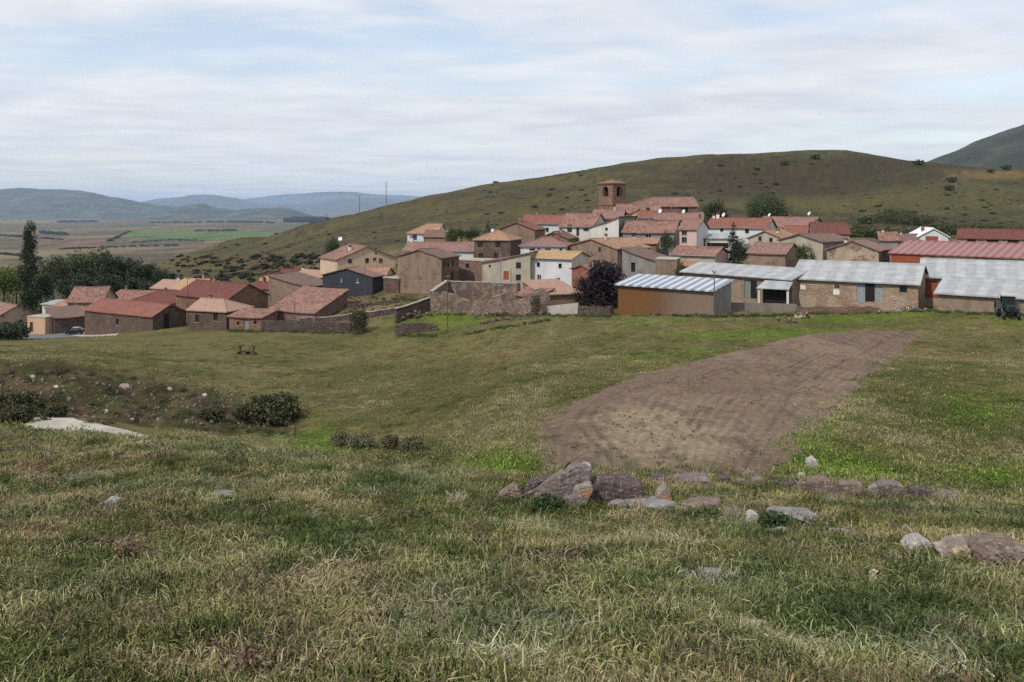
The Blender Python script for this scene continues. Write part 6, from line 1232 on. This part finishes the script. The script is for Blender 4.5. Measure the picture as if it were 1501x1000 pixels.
plant('cushion_plant', 'dark green weed in front of the pyramid shaped stone', 'plant', 1040, 762, 44, 18, cm_, 12, 14, .04, 400)
plant('dry_grass_clump', 'tan dry grass clump left of the outcrop', 'grass clump', 672, 738, 46, 24, pm, 13, 70, .01, 40)
plant('dry_grass_clump', 'tall pale dry grass in front of the dark outcrop block', 'grass clump', 938, 752, 30, 32, pm, 14, 50, .01, 30)
plant('dry_grass_clump', 'dark grey tuft above the edging stones on the right', 'grass clump', 1226, 742, 34, 22, tm_, 15, 60, .01, 60)
# ---------------------------------------------------------------- poles, pylons, posts
def pole(label, u, vt, vb, D, r=.12, arms=(), name='utility_pole', cat='pole', group='poles of the village line', mat=POLE):
    D *= S; x = px(u, D); z = pz(vb, D); g = gnd(x, D); z = min(z, g); h = pz(vt, D)-z; root = empty(name, (x, D, z), 0, label=label, cat=cat, group=group)
    mb = MB(); mb.tube((0,0,-.5), (0,0,h), r, r*.65, 8); mb.build('shaft', mat, root)
    for k, (dz, w_) in enumerate(arms):
        b = MB(); b.box(-w_/2, w_/2, -.05, .05, h-dz-.05, h-dz+.05); b.build('crossarm', GREYM, root)
        for s in (-.45, 0, .45): i = MB(); i.tube((s*w_,0,h-dz+.05), (s*w_,0,h-dz+.25), .05, .03, 6); i.build('insulator', plain('brown_ceramic', (.08,.05,.04), .3), root)
    return root
pole('thin dark pole standing in front of the roofless enclosure', 656, 404, 490, 206, .09, [(.1,.5)])
pole('thin dark pole rising in front of the orange shed and first pale barn', 1047, 398, 480, 172, .09, [(.1,.5)])
pole('short pole on the roofs above the dark red roofed house', 275, 408, 470, 272, .08, [(.15,.7)])
pole('pole beside the stone cottage wall', 432, 437, 486, 236, .07, [(.1,.4)])
pole('dark pole in front of the black gabled building', 535, 392, 448, 248, .07, [(.1,.4)])
pole('pale metal flue pipe on the front of the beige house', 734, 372, 412, 248, .10, (), name='flue_pipe', cat='flue', group=None, mat=GREYM)  # metal flue, carries no lamp
PG = 'power line masts crossing the hill'
for u, vt, vb, D, lab, r, w_ in [(566,267,303,640,'tallest power mast on the hill crest, third from the left',.30,3.2),(527,287,311,720,'power mast second from the left on the hill slope',.30,3.2),(478,312,320,780,'small distant power mast where the hill meets the plain',.25,2.6),(598,289,297,860,'tiny power mast farthest right on the hill crest',.22,2.2)]:
    pole(lab, u, vt, vb, D, r*S*1.3, [(.3,w_*S*1.5),(1.6,w_*S*1.1)], name='power_mast', cat='power mast', group=PG, mat=plain('mast_grey', (.12,.13,.14), .6))
def post(label, u, vt, vb):
    g = at_px(u, vb); h = (vb-vt)*g.y/F; b = MB(); b.tube((0,0,-.2), (0,0,h), .06, .05, 8); b.box(-.07,.07,-.03,.03,h*.8,h*.86); o = b.build('fence_post', POLE, None, tuple(g), label=label, cat='post')
post('dark short fence post in the green gully beside the bank bush', 432, 624, 642)
# ---------------------------------------------------------------- parked car
def wheel(root, x, y, z, r, w_, ax='y', rimr=.55):
    b = MB(); n = 20; prof = [(r*.86,-w_/2),(r,-w_*.36),(r,w_*.36),(r*.86,w_/2),(r*rimr,w_*.42),(r*rimr,-w_*.42)]
    for k in range(n):
        a0, a1 = 2*math.pi*k/n, 2*math.pi*(k+1)/n
        for (r0, t0), (r1, t1) in zip(prof, prof[1:]+prof[:1]):
            q = [(r0*math.cos(a0),t0,r0*math.sin(a0)),(r0*math.cos(a1),t0,r0*math.sin(a1)),(r1*math.cos(a1),t1,r1*math.sin(a1)),(r1*math.cos(a0),t1,r1*math.sin(a0))]
            b.face([(p[0]+x,p[1]+y,p[2]+z) if ax == 'y' else (p[1]+x,p[0]+y,p[2]+z) for p in q], smooth=False)
    wo = b.build('wheel', plain('black_rubber', (.018,.018,.018), .8), root); b = MB()
    for s in (-1, 1):
        e = s*w_*.3; c = [(r*rimr*1.02*math.cos(2*math.pi*k/12), e, r*rimr*1.02*math.sin(2*math.pi*k/12)) for k in range(12)]; b.face([(p[0]+x,p[1]+y,p[2]+z) if ax == 'y' else (p[1]+x,p[0]+y,p[2]+z) for p in c])
    b.tube(*( ((x,y-w_*.4,z),(x,y+w_*.4,z)) if ax == 'y' else ((x-w_*.4,y,z),(x+w_*.4,y,z)) ), r*.2, n=8); b.build('rim', GREYM, wo)
def car():
    g = at_px(110, 491); D = g.y; root = empty('parked_car', (px(110, D), D, g.z+.02), R(8), label='dark blue black hatchback with pale reflections parked by the stone house', cat='car')
    paint = plain('dark_blue_car_paint', (.012,.015,.03), .18, .1, 1, .2, .6); s = .74; L_ = 1.95*s*1.2; 
    prof = [(-2.05,.35),(-2.08,.62),(-1.95,.80),(-1.15,.93),(-.55,1.40),(.2,1.50),(1.2,1.46),(1.85,1.08),(2.0,.95),(2.03,.40),(1.7,.28),(-1.75,.28)]
    k = 1.0; b = MB(); n = len(prof)
    def ring(w_, sh=0): return [(x*k, w_*(1-.16*max(0, z-.93)/.5), z*k) for x, z in prof]
    for wv, wn in ((-.84, .84),):
        A_ = ring(-.84); B_ = ring(.84)
        for i in range(n): j = (i+1) % n; b.face([A_[i], A_[j], B_[j], B_[i]])
        b.face(A_); b.face(B_[::-1])
    bo = b.build('body', paint, root); bo.modifiers.new('b', 'BEVEL').width = .05
    gl = plain('car_glass', (.03,.035,.045), .05, .1, 1, 0, .8)
    for sgn in (-1, 1):
        b = MB(); y = lambda z: sgn*(.84*(1-.16*max(0,z-.93)/.5)+.012)
        for q in ([(-1.0,.97),(-.5,1.34),(-.02,1.40),(-.02,.99)], [(.04,.99),(.04,1.40),(1.05,1.38),(1.45,1.03)]):
            pts = [(x, y(z), z) for x, z in q]; b.face(pts if sgn > 0 else pts[::-1])
        b.build('side_window', gl, root)
    b = MB(); b.face([(-1.12,-.72,.96),(-1.12,.72,.96),(-.58,.66,1.37),(-.58,-.66,1.37)][::-1]); 
    for i in range(1): pass
    o = b.build('windscreen', gl, root); o.location.x = -.03; o.location.z = .02
    b = MB(); b.face([(1.25,-.66,1.43),(1.25,.66,1.43),(1.83,.72,1.10),(1.83,-.72,1.10)][::-1]); o = b.build('rear_window', gl, root); o.location.x = .03; o.location.z = .02
    for y in (-.6, .6):
        b = MB(); b.box(-2.11,-2.0,y-.17,y+.17,.62,.76); b.build('headlight', WHITEF, root); b = MB(); b.box(1.97,2.06,y-.12,y+.12,.80,1.0); b.build('tail_light', plain('red_lens', (.3,.02,.02), .2), root)
    for x in (-1.3, 1.25):
        for y in (-.8, .8): wheel(root, x, y, .32, .32, .2)
    b = MB(); b.box(-.5,1.1,-.6,.6,1.485,1.52); b.build('roof_sheen_panel', plain('roof_reflection_silver', (.45,.45,.46), .3), root)  # silver slab paints the pale reflection on the car roof
    root.scale = (.78,.9,1.0)
car()
# ---------------------------------------------------------------- tractor
def tractor():
    D = 156*S; x_ = px(1478, D); root = empty('tractor', (x_, D, gnd(x_, D)), R(68), label='old dark green tractor with grey cab roof parked before the front pale barn', cat='tractor'); gr = plain('dark_green_tractor_paint', (.03,.045,.035), .5, .3, 4); k = .92
    b = MB(); b.box(-1.9,-.35,-.38,.38,.85,1.45); b.box(-1.95,-1.9,-.3,.3,.9,1.38,1); o = b.build('bonnet', [gr, BLACK], root); o.modifiers.new('b', 'BEVEL').width = .07
    b = MB(); b.box(-1.8,1.0,-.22,.22,.55,.85); b.box(.2,1.1,-.35,.35,.5,1.0); b.build('chassis', BLACK, root)
    b = MB()
    for x in (-.35, .95):
        for y in (-.62, .62): b.tube((x,y,1.0), (x*.9,y*.92,2.35), .045, n=6)
    for y in (-.6,.6): b.tube((-.33,y,1.0),(.95,y,1.0),.05,n=6)
    b.build('cab_frame', gr, root)
    b = MB(); b.face([(-.33,-.58,1.05),(-.31,-.55,2.3),(-.31,.55,2.3),(-.33,.58,1.05)]); b.face([(-.3,-.61,1.05),(.92,-.61,1.05),(.84,-.57,2.3),(-.3,-.57,2.3)]); b.face([(.95,.58,1.05),(.86,.55,2.3),(.86,-.55,2.3),(.95,-.58,1.05)]); b.build('cab_glass', GLASS, root)
    b = MB(); b.box(-.5,1.05,-.72,.72,2.36,2.52); o = b.build('cab_roof', plain('grey_cab_roof', (.42,.42,.40), .6), root); o.modifiers.new('b', 'BEVEL').width = .05
    b = MB(); b.tube((-1.1,-.2,1.4), (-1.1,-.2,2.2), .04, n=8); b.build('exhaust_pipe', BLACK, root)
    b = MB(); b.box(.15,.75,-.3,.3,1.0,1.15); b.box(.65,.78,-.3,.3,1.1,1.6); b.build('seat', BLACK, root)
    for y in (-.85, .85): wheel(root, .75, y, .78, .78, .42); 
    for y in (-.7, .7): wheel(root, -1.5, y, .45, .45, .26)
    for y in (-.85, .85):
        b = MB(); prev = None
        for i in range(9):
            a = math.pi*(.05+.9*i/8); p = (.75-.88*math.cos(a), .78+.88*math.sin(a))
            if prev: b.hexa([(prev[0],y-.24,prev[1]),(p[0],y-.24,p[1]),(p[0],y+.24,p[1]),(prev[0],y+.24,prev[1]),(prev[0],y-.24,prev[1]+.04),(p[0],y-.24,p[1]+.04),(p[0],y+.24,p[1]+.04),(prev[0],y+.24,prev[1]+.04)])
            prev = p
        b.build('mudguard', gr, root)
tr_ = tractor()
# ---------------------------------------------------------------- old plough left in the meadow
def plough():
    g = at_px(362, 520); D = g.y; root = empty('abandoned_plough', (px(362, D), D, g.z), R(-4), label='rusty reversible plough left standing in the middle of the meadow', cat='plough'); ir = plain('rusty_iron', (.045,.026,.02), .8, .4, 5); k = D/F
    b = MB(); b.tube((-11*k,0,5*k), (10*k,.1,4*k), .09, n=6); b.tube((10*k,0,4*k), (10*k,0,11*k), .08, n=6); b.tube((-11*k,0,4*k), (-9*k,0,11*k), .07, n=6); b.tube((0,0,4.5*k), (4*k,.5,9*k), .05, n=6); b.build('frame', ir, root)
    for x, s in ((-11,-1),(-4,1),(3,-1),(9,1)):
        b = MB(); X_ = x*k; pts = [(X_,0,4.5*k),(X_+.25*s,.15,3*k),(X_+.55*s,.3,1.2*k),(X_+.45*s,.35,.0)]; q = [(X_-.1,.1,4.4*k),(X_-.15*s,.35,3*k),(X_+.05*s,.55,1.0*k),(X_+.1*s,.6,-.05)]
        for i in range(3): b.hexa([pts[i],pts[i+1],q[i+1],q[i]]+[(p[0],p[1]+.03,p[2]+.02) for p in (pts[i],pts[i+1],q[i+1],q[i])])
        b.build('mouldboard', ir, root)
    for x in (-10, 10):
        b = MB(); X_ = x*k; b.tube((X_-.05,0,11*k), (X_-2.5*k,.1,13*k), .07, n=6); b.tube((X_,0,10*k), (X_+2.2*k,0,13.5*k), .07, n=6); b.hexa([(X_-1.8*k,-.1,9*k),(X_+1.8*k,-.1,9*k),(X_+1.8*k,.1,9*k),(X_-1.8*k,.1,9*k),(X_-1.2*k,-.1,12*k),(X_+1.5*k,-.1,12*k),(X_+1.5*k,.1,12*k),(X_-1.2*k,.1,12*k)]); b.build('raised_share', ir, root)
    wheel(root, -8*k, -.25, 1.6*k, 1.6*k, .14); wheel(root, 10*k, -.25, 1.6*k, 1.6*k, .14)
plough()
# lean-to canopy of the first barn
def canopy():
    D = 193*S; x0, x1 = px(1112, D), px(1155, D); zt = pz(424, D); zb = pz(443, D); root = empty('lean_to_canopy', ((x0+x1)/2, D, zb), math.atan2(-(198-193)*S, x1-x0)*.8, label='open lean-to with a white sheet roof and dark inside, against the first pale barn', cat='canopy'); w_ = x1-x0; h = zt-zb
    b = MB(); b.hexa([(-w_/2-.2,-.3,h),(w_/2+.1,-.3,h),(w_/2+.1,3.4,h+.75),(-w_/2+.3,3.4,h+.75),(-w_/2-.2,-.3,h+.1),(w_/2+.1,-.3,h+.1),(w_/2+.1,3.4,h+.85),(-w_/2+.3,3.4,h+.85)]); b.build('roof', S_WHITE, root)
    for x in (-w_/2+.12, w_/2-.12): b = MB(); b.box(x-.14,x+.14,-.1,.16,-.5,h-.01); b.build('pillar', W_OFFW, root)
    b = MB(); b.box(-w_/2+.4,w_/2-.4,1.2,1.3,-.5,h+.15); b.build('dark_inside_panel', BLACK, root)  # black sheet added to paint the shade under the canopy
canopy()
# ---------------------------------------------------------------- air
hm = bpy.data.materials.new('air_haze'); hm.use_nodes = True; nt3 = hm.node_tree; nt3.nodes.clear(); pv = N(nt3, 'ShaderNodeVolumePrincipled'); pv.inputs['Color'].default_value = (.54,.72,1.0,1); pv.inputs['Density'].default_value = 4.8e-5; pv.inputs['Anisotropy'].default_value = .2
ho = N(nt3, 'ShaderNodeOutputMaterial'); Lk(nt3, pv.outputs[0], ho.inputs['Volume'])
b = MB(); b.box(-38000, 38000, -1500, 33500, -190, 380); o = b.build('haze', hm, kind='stuff')
print('houses', len(HOUSES))
